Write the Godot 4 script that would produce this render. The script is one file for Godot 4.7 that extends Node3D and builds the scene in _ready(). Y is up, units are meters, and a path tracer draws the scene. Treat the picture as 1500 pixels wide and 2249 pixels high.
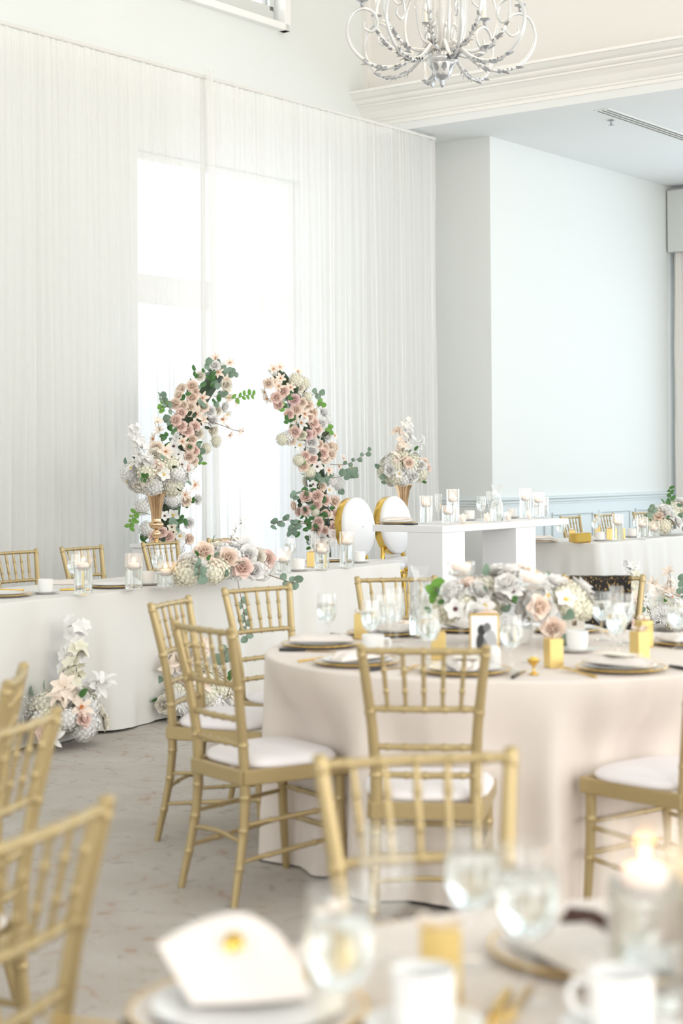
extends Node3D
# ---------------------------------------------------------------- a banquet hall dressed for a wedding
const F := 3700.0
const CY := 935.5
var R := Vector3(0.602, 0, 0.799)
var D := Vector3(0.799, 0, -0.602)
var CAM := Vector3(-14.71, 1.47, 9.84)
var cam: Camera3D
var M := {}
var K := {}          # shared meshes
var used := {}
var rng := RandomNumberGenerator.new()

# collects triangles; welded rows give smooth normals
class G:
	var v := PackedVector3Array()
	var uv := PackedVector2Array()
	var i := PackedInt32Array()
	var sheet := false
	func p(a: Vector3, t := Vector2.ZERO) -> int:
		v.append(a); uv.append(t); return v.size() - 1
	func tri(a: int, b: int, c: int) -> void:
		i.append(a); i.append(b); i.append(c)
	func quad(a: int, b: int, c: int, d: int) -> void:
		tri(a, b, c); tri(a, c, d)
	func rows(r: Array, closed := false) -> void:      # r: rows of points of equal length
		var n: int = r[0].size()
		var s := v.size()
		for j in r.size():
			for k in n:
				p(r[j][k], Vector2(float(k) / maxi(n - 1, 1), float(j) / maxi(r.size() - 1, 1)))
		for j in r.size() - 1:
			for k in (n if closed else n - 1):
				var k2 := (k + 1) % n
				quad(s + j * n + k, s + j * n + k2, s + (j + 1) * n + k2, s + (j + 1) * n + k)
	func fan(loop: Array, flip := false) -> void:
		var c := Vector3.ZERO
		for q in loop: c += q
		c /= loop.size()
		var s := v.size()
		p(c)
		for q in loop: p(q)
		for k in loop.size():
			var a := s + 1 + k
			var b := s + 1 + (k + 1) % loop.size()
			if flip: tri(s, b, a)
			else: tri(s, a, b)
	func box(c: Vector3, s: Vector3, b := 0.0) -> void:
		# a box with chamfered edges, flat faces
		var h := s / 2
		b = minf(b, minf(h.x, minf(h.y, h.z)) * 0.9)
		var faces := [[Vector3(1, 0, 0), Vector3(0, 1, 0), Vector3(0, 0, 1)], [Vector3(0, 1, 0), Vector3(0, 0, 1), Vector3(1, 0, 0)], [Vector3(0, 0, 1), Vector3(1, 0, 0), Vector3(0, 1, 0)]]
		for f in faces:
			for sg in [1.0, -1.0]:
				var n: Vector3 = f[0] * sg
				var a: Vector3 = f[1] * sg
				var t: Vector3 = f[2]
				var o := c + n * (n.abs().dot(h))
				var ea: Vector3 = a * (f[1].dot(h) - b)
				var et: Vector3 = t * (f[2].dot(h) - b)
				var q := [o - ea - et, o + ea - et, o + ea + et, o - ea + et]
				quad(p(q[0]), p(q[3]), p(q[2]), p(q[1]))
		if b > 0:
			for ax in 3:
				var u1 := (ax + 1) % 3
				var u2 := (ax + 2) % 3
				for s1 in [-1.0, 1.0]:
					for s2 in [-1.0, 1.0]:
						var q2 := []
						for e in [[-1.0, 0], [1.0, 0], [1.0, 1], [-1.0, 1]]:
							var w := Vector3.ZERO
							w[ax] = e[0] * (h[ax] - b)
							w[u1] = s1 * (h[u1] - (b if e[1] == 1 else 0.0))
							w[u2] = s2 * (h[u2] - (0.0 if e[1] == 1 else b))
							q2.append(c + w)
						if s1 * s2 < 0: q2.reverse()
						quad(p(q2[0]), p(q2[1]), p(q2[2]), p(q2[3]))
			for s1 in [-1.0, 1.0]:
				for s2 in [-1.0, 1.0]:
					for s3 in [-1.0, 1.0]:
						var sv := Vector3(s1, s2, s3)
						var k0 := c + sv * (h - Vector3(0, b, b))
						var k1 := c + sv * (h - Vector3(b, 0, b))
						var k2 := c + sv * (h - Vector3(b, b, 0))
						if s1 * s2 * s3 > 0: tri(p(k0), p(k2), p(k1))
						else: tri(p(k0), p(k1), p(k2))
	func lathe(prof: Array, n := 24, at := Vector3.ZERO, cap := true) -> void:   # prof: [r, y] going up the outside
		var rr := []
		for q in prof:
			var row := []
			for k in n:
				var a := TAU * k / n
				row.append(at + Vector3(cos(a) * q[0], q[1], sin(a) * q[0]))
			rr.append(row)
		rows(rr, true)
		if cap:
			if prof[0][0] > 0.0005: fan(rr[0], true)
			if prof[-1][0] > 0.0005: fan(rr[-1])
	func tube(pts: Array, rad, n := 8, cap := true) -> void:    # rad: one radius or one for each point
		var rr := []
		var side := Vector3.ZERO
		for j in pts.size():
			var t: Vector3 = (pts[mini(j + 1, pts.size() - 1)] - pts[maxi(j - 1, 0)]).normalized()
			if side == Vector3.ZERO:
				side = t.cross(Vector3.UP if absf(t.y) < 0.9 else Vector3.RIGHT).normalized()
			side = (side - t * side.dot(t)).normalized()
			var up := side.cross(t)
			var rd: float = rad[j] if rad is Array else rad
			var row := []
			for k in n:
				var a := TAU * k / n
				row.append(pts[j] + (side * cos(a) + up * sin(a)) * rd)
			rr.append(row)
		rows(rr, true)
		if cap:
			fan(rr[0], true)
			fan(rr[-1])
	func ball(c: Vector3, r: Vector3, n := 10, m := 6) -> void:
		var rr := []
		for j in m + 1:
			var t := PI * j / m - PI / 2
			var row := []
			for k in n:
				var a := TAU * k / n
				row.append(c + Vector3(cos(a) * cos(t) * r.x, sin(t) * r.y, sin(a) * cos(t) * r.z))
			rr.append(row)
		rows(rr, true)
	func petal(tf: Transform3D, length: float, width: float, a0: float, curl: float, cup: float, pt := 0.5, nu := 4, nv := 4) -> void:
		# grows from the origin of tf, up its y, leaning out along its z by a0 and on by curl
		var rr := []
		var pos := Vector2.ZERO
		for j in nu + 1:
			var t := float(j) / nu
			var ang := a0 + curl * t
			if j > 0: pos += Vector2(sin(ang), cos(ang)) * length / nu
			var w := width * pow(maxf(sin(PI * pow(clampf(t * 0.94 + 0.06, 0, 1), pt)), 0.0), 0.6)
			var row := []
			for k in nv + 1:
				var s := float(k) / nv * 2 - 1
				var lift := cup * s * s * w
				row.append(tf * Vector3(s * w, pos.y + lift * sin(ang), pos.x - lift * cos(ang)))
			rr.append(row)
		rows(rr)
	func done() -> ArrayMesh:
		var nn := PackedVector3Array()
		nn.resize(v.size())
		var vol := 0.0
		var c := Vector3.ZERO
		for q in v: c += q
		c /= maxi(v.size(), 1)
		for t in range(0, i.size(), 3):
			var a := v[i[t]] - c
			vol += a.dot((v[i[t + 2]] - c).cross(v[i[t + 1]] - c))
		if vol < 0 and not sheet:
			for t in range(0, i.size(), 3):
				var x := i[t + 1]
				i[t + 1] = i[t + 2]
				i[t + 2] = x
		for t in range(0, i.size(), 3):
			var a := v[i[t]]
			var fn := (v[i[t + 2]] - a).cross(v[i[t + 1]] - a)
			for k in 3: nn[i[t + k]] += fn
		for k in nn.size(): nn[k] = nn[k].normalized() if nn[k].length_squared() > 1e-24 else Vector3.UP
		var arr := []
		arr.resize(Mesh.ARRAY_MAX)
		arr[Mesh.ARRAY_VERTEX] = v
		arr[Mesh.ARRAY_NORMAL] = nn
		arr[Mesh.ARRAY_TEX_UV] = uv
		arr[Mesh.ARRAY_INDEX] = i
		var m := ArrayMesh.new()
		m.add_surface_from_arrays(Mesh.PRIMITIVE_TRIANGLES, arr)
		return m

func numbered(called: String) -> String:
	used[called] = used.get(called, -1) + 1
	return called if used[called] == 0 else "%s_%03d" % [called, used[called]]
func thing(called: String, label: String, category: String, at := Vector3.ZERO, turn := 0.0, group := "") -> Node3D:
	var o := Node3D.new()
	o.name = numbered(called)
	add_child(o)
	o.position = at
	o.rotation.y = turn
	o.set_meta("label", label)
	o.set_meta("category", category)
	if group: o.set_meta("group", group)
	return o
func part(parent: Node, called: String, mesh: Mesh, m: Material, at := Vector3.ZERO, b := Basis()) -> MeshInstance3D:
	var o := MeshInstance3D.new()
	o.name = called
	o.mesh = mesh
	o.material_override = m
	o.transform = Transform3D(b, at)
	parent.add_child(o, true)
	return o
func struct(called: String, mesh: Mesh, m: Material, at := Vector3.ZERO) -> MeshInstance3D:
	var o := part(self, numbered(called), mesh, m, at)
	o.set_meta("kind", "structure")
	return o
func single(called: String, label: String, category: String, mesh: Mesh, m: Material, at := Vector3.ZERO, turn := 0.0, group := "") -> MeshInstance3D:
	var o := part(self, numbered(called), mesh, m, at, Basis(Vector3.UP, turn))
	o.set_meta("label", label)
	o.set_meta("category", category)
	if group: o.set_meta("group", group)
	return o
func copy(o: Node3D, called: String, label: String, at: Vector3, turn: float, group := "") -> Node3D:
	var c: Node3D = o.duplicate()
	c.name = numbered(called)
	add_child(c)
	c.position = at
	c.rotation = Vector3(0, turn, 0)
	c.set_meta("label", label)
	if group: c.set_meta("group", group)
	return c
func boxm(s: Vector3, b := 0.0) -> ArrayMesh:
	var g := G.new()
	g.box(Vector3.ZERO, s, b)
	return g.done()
func mat(called: String, c: Color, rough := 0.6, metal := 0.0) -> StandardMaterial3D:
	var m := StandardMaterial3D.new()
	m.resource_name = called
	m.albedo_color = c
	m.roughness = rough
	m.metallic = metal
	M[called] = m
	return m
func hex(s: String) -> Color: return Color.html(s)
# places: fl = sideways / ahead of the tripod, seen on the floor plan; on_h and on_z = where a sight line meets a height or a plane of the room
func fl(x: float, d: float, h := 0.0) -> Vector3:
	var q := CAM + R * x + D * d
	return Vector3(q.x, h, q.z)
func sight(px: float, py: float) -> Vector3: return cam.basis * Vector3((px - 750.0) / F, (CY - py) / F, -1)
func on_h(px: float, py: float, h: float) -> Vector3:
	var r := sight(px, py)
	return CAM + r * ((h - CAM.y) / r.y)
func on_z(px: float, py: float, z: float) -> Vector3:
	var r := sight(px, py)
	return CAM + r * ((z - CAM.z) / r.z)
func toward(a: Vector3, b: Vector3) -> float:     # the turn that points a thing's front (-z) from a to b
	return atan2(-(b.x - a.x), -(b.z - a.z))

func materials() -> void:
	var m := mat("wall_paint", hex("e3e6e4"), 0.75)
	m = mat("bulkhead_paint", hex("ebe8e3"), 0.7)
	m = mat("ceiling_paint", hex("eceeee"), 0.85)
	m = mat("trim_paint", hex("efeeea"), 0.45)
	m = mat("wainscot_paint", hex("d9e2e5"), 0.5)
	m = mat("gold_paint", hex("b5a176"), 0.36, 0.45)
	m = mat("gold_metal", hex("e0bb62"), 0.2, 1.0)
	m = mat("rose_gold", hex("e8c49c"), 0.16, 1.0)
	m = mat("gold_foil", hex("ead08c"), 0.32, 0.8)
	m = mat("silver_paint", hex("e4e4e3"), 0.3, 0.4)
	m = mat("antique_silver", hex("b4b6ba"), 0.36, 0.65)
	m = mat("cushion_cloth", hex("efeaec"), 0.85); m.rim_enabled = true; m.rim = 0.3
	m = mat("white_leather", hex("f0f0f2"), 0.35)
	m = mat("white_laminate", hex("eeeef0"), 0.4)
	m = mat("table_linen", hex("e4dad2"), 0.75); m.rim_enabled = true; m.rim = 0.3
	m = mat("head_linen", hex("dcdad6"), 0.62); m.rim_enabled = true; m.rim = 0.3
	m = mat("napkin_cloth", hex("eae2dc"), 0.85); m.rim_enabled = true; m.rim = 0.3
	m = mat("valance_cloth", hex("d6d8d5"), 0.85)
	m = mat("drapery_cloth", hex("e2dfda"), 0.85); m.backlight_enabled = true; m.backlight = Color(0.3, 0.3, 0.3)
	m = mat("sheer_cloth", Color(hex("f4f2ef"), 0.62), 0.9); m.transparency = BaseMaterial3D.TRANSPARENCY_ALPHA; m.backlight_enabled = true; m.backlight = Color(0.9, 0.9, 0.9); m.cull_mode = BaseMaterial3D.CULL_DISABLED
	m = mat("rod_sleeve_cloth", Color(hex("f2f0ec"), 0.92), 0.9); m.transparency = BaseMaterial3D.TRANSPARENCY_ALPHA; m.backlight_enabled = true; m.backlight = Color(0.6, 0.6, 0.6); m.cull_mode = BaseMaterial3D.CULL_DISABLED
	m = mat("roller_shade", hex("efe9e2"), 0.9); m.backlight_enabled = true; m.backlight = Color(0.9, 0.88, 0.85)
	m = mat("window_frame", hex("f3f3f1"), 0.4)
	m = mat("glass", Color(0.97, 0.99, 0.99, 0.04), 0.02); m.transparency = BaseMaterial3D.TRANSPARENCY_ALPHA
	m = mat("water", Color(0.98, 1.0, 1.0, 0.0), 0.0); m.refraction_enabled = true; m.refraction_scale = 0.033
	m = mat("wax", hex("f6ece4"), 0.5); m.subsurf_scatter_enabled = true; m.subsurf_scatter_strength = 0.3
	m = mat("flame", hex("ffd08a"), 0.5); m.emission_enabled = true; m.emission = hex("ffc98a"); m.emission_energy_multiplier = 9.0
	m = mat("bulb_glow", hex("fff0d8"), 0.5); m.emission_enabled = true; m.emission = hex("ffe6c0"); m.emission_energy_multiplier = 5.0
	m = mat("porcelain", hex("f1f1f0"), 0.22)
	m = mat("charger_clay", hex("ddd2c8"), 0.35)
	m = mat("paper", hex("f4efe6"), 0.8)
	m = mat("black_handle", hex("26272c"), 0.35)
	m = mat("dark_ribbon", hex("4a2a1c"), 0.6)
	m = mat("leaf_green", hex("3f6b3a"), 0.5); m.backlight_enabled = true; m.backlight = Color(0.25, 0.4, 0.15)
	m = mat("leaf_bright", hex("6f9a4c"), 0.5); m.backlight_enabled = true; m.backlight = Color(0.4, 0.6, 0.2)
	m = mat("leaf_dark", hex("34482f"), 0.5)
	m = mat("leaf_eucalyptus", hex("7e9484"), 0.6); m.backlight_enabled = true; m.backlight = Color(0.2, 0.3, 0.2)
	m = mat("stem", hex("7c6a58"), 0.7)
	m = mat("stem_green", hex("7c8a5c"), 0.7)
	for q in [["petal_peach", "fde9da"], ["petal_blush", "fce2d8"], ["petal_mauve", "f2d6d4"], ["petal_ivory", "f5efe2"], ["petal_white", "f6f5f3"], ["petal_cream", "f1eedb"], ["petal_apricot", "feeedf"]]:
		m = mat(q[0], hex(q[1]), 0.7)
		m.backlight_enabled = true
		m.backlight = Color(0.45, 0.45, 0.45)
	m = mat("stamen_orange", hex("dd8d4c"), 0.7)
	m = mat("stamen_yellow", hex("e3c45c"), 0.7)
	m = mat("stamen_dark", hex("5a3338"), 0.7)
	# carpet: taupe pile with scrolling darker and rust-coloured strokes
	m = mat("carpet", Color.WHITE, 0.95)
	var im := Image.create(1024, 1024, false, Image.FORMAT_RGB8)
	var n1 := FastNoiseLite.new(); n1.seed = 4; n1.frequency = 0.012; n1.fractal_type = FastNoiseLite.FRACTAL_RIDGED; n1.fractal_octaves = 2; n1.domain_warp_enabled = true; n1.domain_warp_amplitude = 60; n1.domain_warp_frequency = 0.006
	var n2 := FastNoiseLite.new(); n2.seed = 9; n2.frequency = 0.008; n2.fractal_octaves = 3
	var n3 := FastNoiseLite.new(); n3.seed = 2; n3.frequency = 0.35
	var s1 := n1.get_seamless_image(1024, 1024)
	var s2 := n2.get_seamless_image(1024, 1024)
	var s3 := n3.get_seamless_image(1024, 1024)
	for y in 1024:
		for x in 1024:
			var a := s1.get_pixel(x, y).r
			var b := s2.get_pixel(x, y).r
			var c := s3.get_pixel(x, y).r
			var col := Color(0.70, 0.67, 0.635).lerp(Color(0.75, 0.725, 0.70), b)
			var line := smoothstep(0.80, 0.93, a) * smoothstep(0.4, 0.62, b)
			col = col.lerp(Color(0.50, 0.46, 0.43), line * 0.4)
			var rust := smoothstep(0.78, 0.9, a) * smoothstep(0.5, 0.3, b)
			col = col.lerp(Color(0.64, 0.51, 0.43), rust * 0.5)
			im.set_pixel(x, y, col * (0.93 + 0.14 * c))
	m.albedo_texture = ImageTexture.create_from_image(im)
	m.uv1_triplanar = true; m.uv1_world_triplanar = true; m.uv1_scale = Vector3(0.36, 0.36, 0.36)
	m.heightmap_enabled = true
	m.heightmap_texture = ImageTexture.create_from_image(s3)
	m.heightmap_scale = 0.4
	# black shawl with a gold floral print
	m = mat("shawl_print", Color.WHITE, 0.8)
	var im2 := Image.create(512, 512, false, Image.FORMAT_RGB8)
	var n4 := FastNoiseLite.new(); n4.seed = 12; n4.noise_type = FastNoiseLite.TYPE_CELLULAR; n4.frequency = 0.03; n4.cellular_return_type = FastNoiseLite.RETURN_DISTANCE2_SUB
	var n5 := FastNoiseLite.new(); n5.seed = 3; n5.frequency = 0.05; n5.fractal_octaves = 2
	for y in 512:
		for x in 512:
			var e := n4.get_noise_2d(x, y)
			var f := n5.get_noise_2d(x, y)
			var on := smoothstep(-0.55, -0.45, e + f * 0.5) * smoothstep(-0.1, -0.25, e + f * 0.3)
			im2.set_pixel(x, y, Color(0.10, 0.085, 0.08).lerp(Color(0.66, 0.54, 0.33), on))
	m.albedo_texture = ImageTexture.create_from_image(im2)
	# the black-and-white print in the small frame: two people close together, out of focus
	m = mat("photo_print", Color.WHITE, 0.35)
	var im3 := Image.create(96, 128, false, Image.FORMAT_RGB8)
	for y in 128:
		for x in 96:
			var g := 0.93
			for e in [[38, 44, 15, 17, 0.16], [34, 82, 16, 30, 0.22], [58, 36, 14, 15, 0.45], [70, 86, 24, 44, 0.72], [30, 112, 18, 16, 0.12], [50, 96, 8, 26, 0.5]]:
				var q := Vector2((x - e[0]) / float(e[2]), (y - e[1]) / float(e[3])).length()
				g = lerpf(g, e[4], smoothstep(1.12, 0.85, q))
			im3.set_pixel(x, y, Color(g, g, g * 1.01))
	m.albedo_texture = ImageTexture.create_from_image(im3)

func _ready() -> void:
	rng.seed = 7
	# ---- camera
	cam = Camera3D.new()
	cam.name = "camera"
	var ca := CameraAttributesPhysical.new()
	ca.frustum_focal_length = 60.0
	ca.exposure_aperture = 2.75
	ca.frustum_focus_distance = 12.3
	ca.frustum_near = 0.1
	ca.frustum_far = 200.0
	cam.attributes = ca
	cam.projection = Camera3D.PROJECTION_FRUSTUM
	cam.near = 0.1
	cam.size = 2249.0 / F * cam.near
	cam.frustum_offset = Vector2(0, -(1124.5 - CY) / F * cam.near)
	cam.position = CAM
	cam.basis = Basis(R, Vector3.UP, -D) * Basis(Vector3.RIGHT, deg_to_rad(1.2)) * Basis(Vector3.BACK, deg_to_rad(-0.35))
	add_child(cam)
	cam.current = true
	# ---- sky: bright overcast
	var we := WorldEnvironment.new()
	we.name = "world"
	var env := Environment.new()
	env.background_mode = Environment.BG_COLOR
	env.background_color = Color(0.93, 0.97, 1.0)
	env.background_energy_multiplier = 3.2
	env.tonemap_mode = Environment.TONE_MAPPER_LINEAR
	env.tonemap_exposure = 0.515
	env.sdfgi_enabled = true
	env.ssao_enabled = true
	env.ssil_enabled = true
	we.environment = env
	add_child(we)
	# ---- daylight at each window (x, y, z centre; size; which way it shines)
	daylight(Vector3(4.78, 2.2, 1.75), Vector2(1.9, 3.6), PI / 2, 0.7, Color(0.86, 0.94, 1.0))
	for z in [4.9, 8.2, 11.5]:
		daylight(Vector3(4.78, 3.2, z), Vector2(2.4, 5.2), PI / 2, 1.9, Color(0.90, 0.96, 1.0))
	for x in [-15.5, -11.0, -6.5, -2.0]:
		daylight(Vector3(x, 3.2, 14.98), Vector2(2.6, 5.2), 0.0, 3.4, Color(1.0, 0.98, 0.95))
	for z in [3.4, 7.4, 11.4]:
		daylight(Vector3(-21.98, 3.2, z), Vector2(2.6, 5.2), -PI / 2, 1.8, Color(1.0, 0.985, 0.96))
	daylight(Vector3(-2.67, 2.15, -0.84), Vector2(2.2, 4.1), PI, 0.2, Color(0.97, 0.98, 1.0))
	daylight(Vector3(-2.8, 6.68, -0.87), Vector2(1.9, 1.6), PI, 1.0, Color(0.97, 0.98, 1.0))
	materials()
	flower_meshes()
	room()
	drapes()
	chandelier()
	tables()
	chairs()
	florals()
	table_settings()

func daylight(at: Vector3, size: Vector2, turn: float, energy: float, c: Color) -> void:
	var a := AreaLight3D.new()
	a.name = numbered("window_daylight")
	a.area_size = size
	a.area_normalize_energy = false
	a.light_energy = energy
	a.light_color = c
	a.shadow_enabled = true
	a.area_range = 40.0
	a.position = at
	a.rotation.y = turn
	add_child(a)

func slab(called: String, a: Vector3, b: Vector3, m: String) -> MeshInstance3D:
	return struct(called, boxm(b - a), M[m], (a + b) / 2)

# a wall of thickness in x or z with rectangular openings, joined from the boxes round them; holes: [lo, hi, y0, y1]
func holed(called: String, along_x: bool, at: float, thick: float, lo: float, hi: float, top: float, holes: Array, m: String) -> void:
	var g := G.new()
	var put := func(a: float, b: float, y0: float, y1: float) -> void:
		if b - a < 0.001 or y1 - y0 < 0.001: return
		var c := Vector3((a + b) / 2, (y0 + y1) / 2, at + thick / 2) if along_x else Vector3(at + thick / 2, (y0 + y1) / 2, (a + b) / 2)
		var s := Vector3(b - a, y1 - y0, absf(thick)) if along_x else Vector3(absf(thick), y1 - y0, b - a)
		g.box(c, s)
	var x := lo
	for h in holes:        # columns of holes: [lo, hi, [[y0, y1], ...]]
		put.call(x, h[0], 0.0, top)
		var y := 0.0
		for q in h[2]:
			put.call(h[0], h[1], y, q[0])
			y = q[1]
		put.call(h[0], h[1], y, top)
		x = h[1]
	put.call(x, hi, 0.0, top)
	struct(called, g.done(), M[m])

func window(n: int, a: Vector3, b: Vector3, along_x: bool, cols: int, bars: Array) -> void:
	# frame, mullions and panes filling the opening between corners a and b
	var o := Node3D.new()
	o.name = "window_%d" % n
	add_child(o)
	o.set_meta("kind", "structure")
	var w := (b.x - a.x) if along_x else (b.z - a.z)
	var h := b.y - a.y
	o.position = (a + b) / 2
	var turn := Basis() if along_x else Basis(Vector3.UP, PI / 2)
	var fr := G.new()
	for s in [-1, 1]:
		fr.box(Vector3(s * (w / 2 - 0.035), 0, 0), Vector3(0.07, h, 0.09), 0.006)
		fr.box(Vector3(0, s * (h / 2 - 0.035), 0), Vector3(w - 0.14, 0.07, 0.09), 0.006)
	part(o, "window_frame", fr.done(), M.window_frame, Vector3.ZERO, turn)
	var ys := [-h / 2 + 0.07]
	for q in bars:
		part(o, "transom", boxm(Vector3(w - 0.14, q[1], 0.08), 0.005), M.window_frame, turn * Vector3(0, q[0] - a.y - h / 2, 0), turn)
		ys.append(q[0] - a.y - h / 2 - q[1] / 2)
		ys.append(q[0] - a.y - h / 2 + q[1] / 2)
	ys.append(h / 2 - 0.07)
	var cw := (w - 0.14) / cols
	for c in range(1, cols):
		part(o, "mullion", boxm(Vector3(0.05, h - 0.14, 0.07), 0.005), M.window_frame, turn * Vector3(-w / 2 + 0.07 + c * cw, 0, 0), turn)
	for c in cols:
		for r in range(0, ys.size(), 2):
			part(o, "pane", boxm(Vector3(cw - 0.05, ys[r + 1] - ys[r], 0.006)), M.glass, turn * Vector3(-w / 2 + 0.07 + (c + 0.5) * cw, (ys[r] + ys[r + 1]) / 2, 0), turn)

func sweep(prof: Array, path: Array) -> ArrayMesh:    # prof: [out, y]; path: [point, outward] with mitred corners
	var g := G.new()
	for k in prof.size() - 1:
		var ra := []
		var rb := []
		for q in path:
			ra.append(q[0] + q[1] * prof[k][0] + Vector3.UP * prof[k][1])
			rb.append(q[0] + q[1] * prof[k + 1][0] + Vector3.UP * prof[k + 1][1])
		g.rows([ra, rb])
	for e in [0, path.size() - 1]:
		var loop := []
		for q in prof: loop.append(path[e][0] + path[e][1] * q[0] + Vector3.UP * q[1])
		g.fan(loop, e > 0)
	return g.done()

func room() -> void:
	var top := 8.2
	slab("floor", Vector3(-22, -0.2, -1), Vector3(5.2, 0, 15.4), "carpet")
	slab("ceiling", Vector3(-22, top, -1), Vector3(5.2, top + 0.2, 15.4), "ceiling_paint")
	holed("wall_back", true, -0.6, -0.3, -22, 5.2, top, [[-3.85, -1.85, [[0.02, 4.28], [5.74, 7.6]]], [-1.85, -1.5, [[0.02, 4.28]]]], "wall_paint")
	slab("wall_pier", Vector3(0.43, 0, -0.6), Vector3(5.2, 5.0, 0.42), "wall_paint")
	holed("wall_right", false, 4.8, 0.4, -0.6, 15.4, top, [[0.75, 2.75, [[0.4, 4.0]]], [3.7, 6.1, [[0.5, 5.9]]], [7.0, 9.4, [[0.5, 5.9]]], [10.3, 12.7, [[0.5, 5.9]]]], "wall_paint")
	holed("wall_front", true, 15.0, 0.4, -22, 5.2, top, [[-16.8, -14.2, [[0.5, 5.9]]], [-12.3, -9.7, [[0.5, 5.9]]], [-7.8, -5.2, [[0.5, 5.9]]], [-3.3, -0.7, [[0.5, 5.9]]]], "wall_paint")
	holed("wall_left", false, -22.4, 0.4, -1, 15.4, top, [[2.1, 4.7, [[0.5, 5.9]]], [6.1, 8.7, [[0.5, 5.9]]], [10.1, 12.7, [[0.5, 5.9]]]], "wall_paint")
	# the low zone: soffit with the bulkhead above it, and its crown moulding
	slab("ceiling_soffit", Vector3(-0.42, 4.9, -0.6), Vector3(4.8, 5.02, 3.16), "ceiling_paint")
	slab("wall_bulkhead", Vector3(-0.40, 5.02, -0.6), Vector3(4.8, top, 3.14), "bulkhead_paint")
	var prof := [[0.0, 4.98], [0.02, 4.98], [0.02, 5.015], [0.035, 5.025], [0.035, 5.04], [0.055, 5.06], [0.085, 5.12], [0.125, 5.165], [0.14, 5.17], [0.14, 5.188], [0.17, 5.2], [0.185, 5.218], [0.185, 5.235], [0.225, 5.25], [0.25, 5.275], [0.262, 5.29], [0.285, 5.29], [0.285, 5.318], [0.0, 5.318]]
	var d := Vector3(-1, 0, 1)
	struct("trim_crown", sweep(prof, [[Vector3(-0.41, 0, -0.64), Vector3(-1, 0, 0)], [Vector3(-0.41, 0, 3.15), d], [Vector3(4.8, 0, 3.15), Vector3(0, 0, 1)]]), M.trim_paint)
	slab("trim_corner", Vector3(-0.46, 5.3, -0.6), Vector3(-0.40, top, -0.52), "bulkhead_paint")
	# chair rail and wainscot panels
	var rail := [[0.0, 0.985], [0.012, 0.985], [0.012, 1.0], [0.022, 1.01], [0.022, 1.03], [0.04, 1.045], [0.04, 1.065], [0.0, 1.075]]
	struct("trim_chair_rail", sweep(rail, [[Vector3(0.43, 0, -0.6), Vector3(-1, 0, 0)], [Vector3(0.43, 0, 0.42), d], [Vector3(4.8, 0, 0.42), Vector3(0, 0, 1)]]), M.wainscot_paint)
	slab("trim_dado", Vector3(0.435, 0.14, 0.42), Vector3(4.79, 0.984, 0.424), "wainscot_paint")
	var k := 1
	for q in [[0.58, 1.52], [1.66, 2.62], [2.74, 3.54], [3.66, 4.46]]:
		var g := G.new()
		for y in [0.24, 0.87]: g.box(Vector3((q[0] + q[1]) / 2, y, 0.434), Vector3(q[1] - q[0], 0.035, 0.022), 0.008)
		for x in [q[0] + 0.0175, q[1] - 0.0175]: g.box(Vector3(x, 0.555, 0.434), Vector3(0.035, 0.595, 0.022), 0.008)
		struct("trim_panel_%d" % k, g.done(), M.wainscot_paint)
		k += 1
	struct("baseboard_right", sweep([[0.0, 0.0], [0.015, 0.0], [0.015, 0.11], [0.008, 0.135], [0.0, 0.14]], [[Vector3(0.43, 0, -0.6), Vector3(-1, 0, 0)], [Vector3(0.43, 0, 0.42), d], [Vector3(4.8, 0, 0.42), Vector3(0, 0, 1)]]), M.trim_paint)
	# windows
	window(1, Vector3(-3.85, 0.02, -0.75), Vector3(-1.5, 4.28, -0.75), true, 2, [[3.04, 0.26]])
	window(2, Vector3(-3.85, 5.74, -0.8), Vector3(-1.85, 7.6, -0.8), true, 2, [])
	var n := 3
	for z in [[0.75, 2.75, 0.4, 4.0], [3.7, 6.1, 0.5, 5.9], [7.0, 9.4, 0.5, 5.9], [10.3, 12.7, 0.5, 5.9]]:
		window(n, Vector3(5.0, z[2], z[0]), Vector3(5.0, z[3], z[1]), false, 2, [[2.9, 0.1]])
		n += 1
	for x in [-16.8, -12.3, -7.8, -3.3]:
		window(n, Vector3(x, 0.5, 15.2), Vector3(x + 2.6, 5.9, 15.2), true, 2, [[2.9, 0.1]])
		n += 1
	for z in [2.1, 6.1, 10.1]:
		window(n, Vector3(-22.2, 0.5, z), Vector3(-22.2, 5.9, z + 2.6), false, 2, [[2.9, 0.1]])
		n += 1
	# clerestory: projecting casing and a roller shade with the daylight behind it
	var fr := G.new()
	for s in [[-1.80, 0.09], [-3.88, 0.06]]: fr.box(Vector3(s[0], 6.67, -0.56), Vector3(s[1], 1.9, 0.09), 0.006)
	fr.box(Vector3(-2.83, 5.755, -0.56), Vector3(2.14, 0.07, 0.09), 0.006)
	struct("trim_clerestory", fr.done(), M.window_frame)
	fr = G.new()
	fr.box(Vector3(-2.86, 5.87, -0.66), Vector3(1.98, 0.18, 0.03))
	fr.box(Vector3(-1.89, 6.75, -0.66), Vector3(0.07, 1.66, 0.03))
	struct("trim_shade_channel", fr.done(), M.valance_cloth)
	# soffit fittings
	var t := thing("slot_diffuser", "white linear air diffuser with dark slots in the low ceiling", "air vent", Vector3(2.2, 4.9, 2.0))
	part(t, "frame", boxm(Vector3(4.5, 0.008, 0.17), 0.002), M.trim_paint, Vector3(0, -0.004, 0))
	for s in [-0.05, 0.0, 0.05]:
		part(t, "slot", boxm(Vector3(4.44, 0.005, 0.017)), M.black_handle, Vector3(0, -0.0075, s))
	t = thing("sprinkler", "small chrome fire sprinkler head under the low ceiling", "sprinkler", Vector3(0.48, 4.9, 1.83))
	var g2 := G.new()
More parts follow.
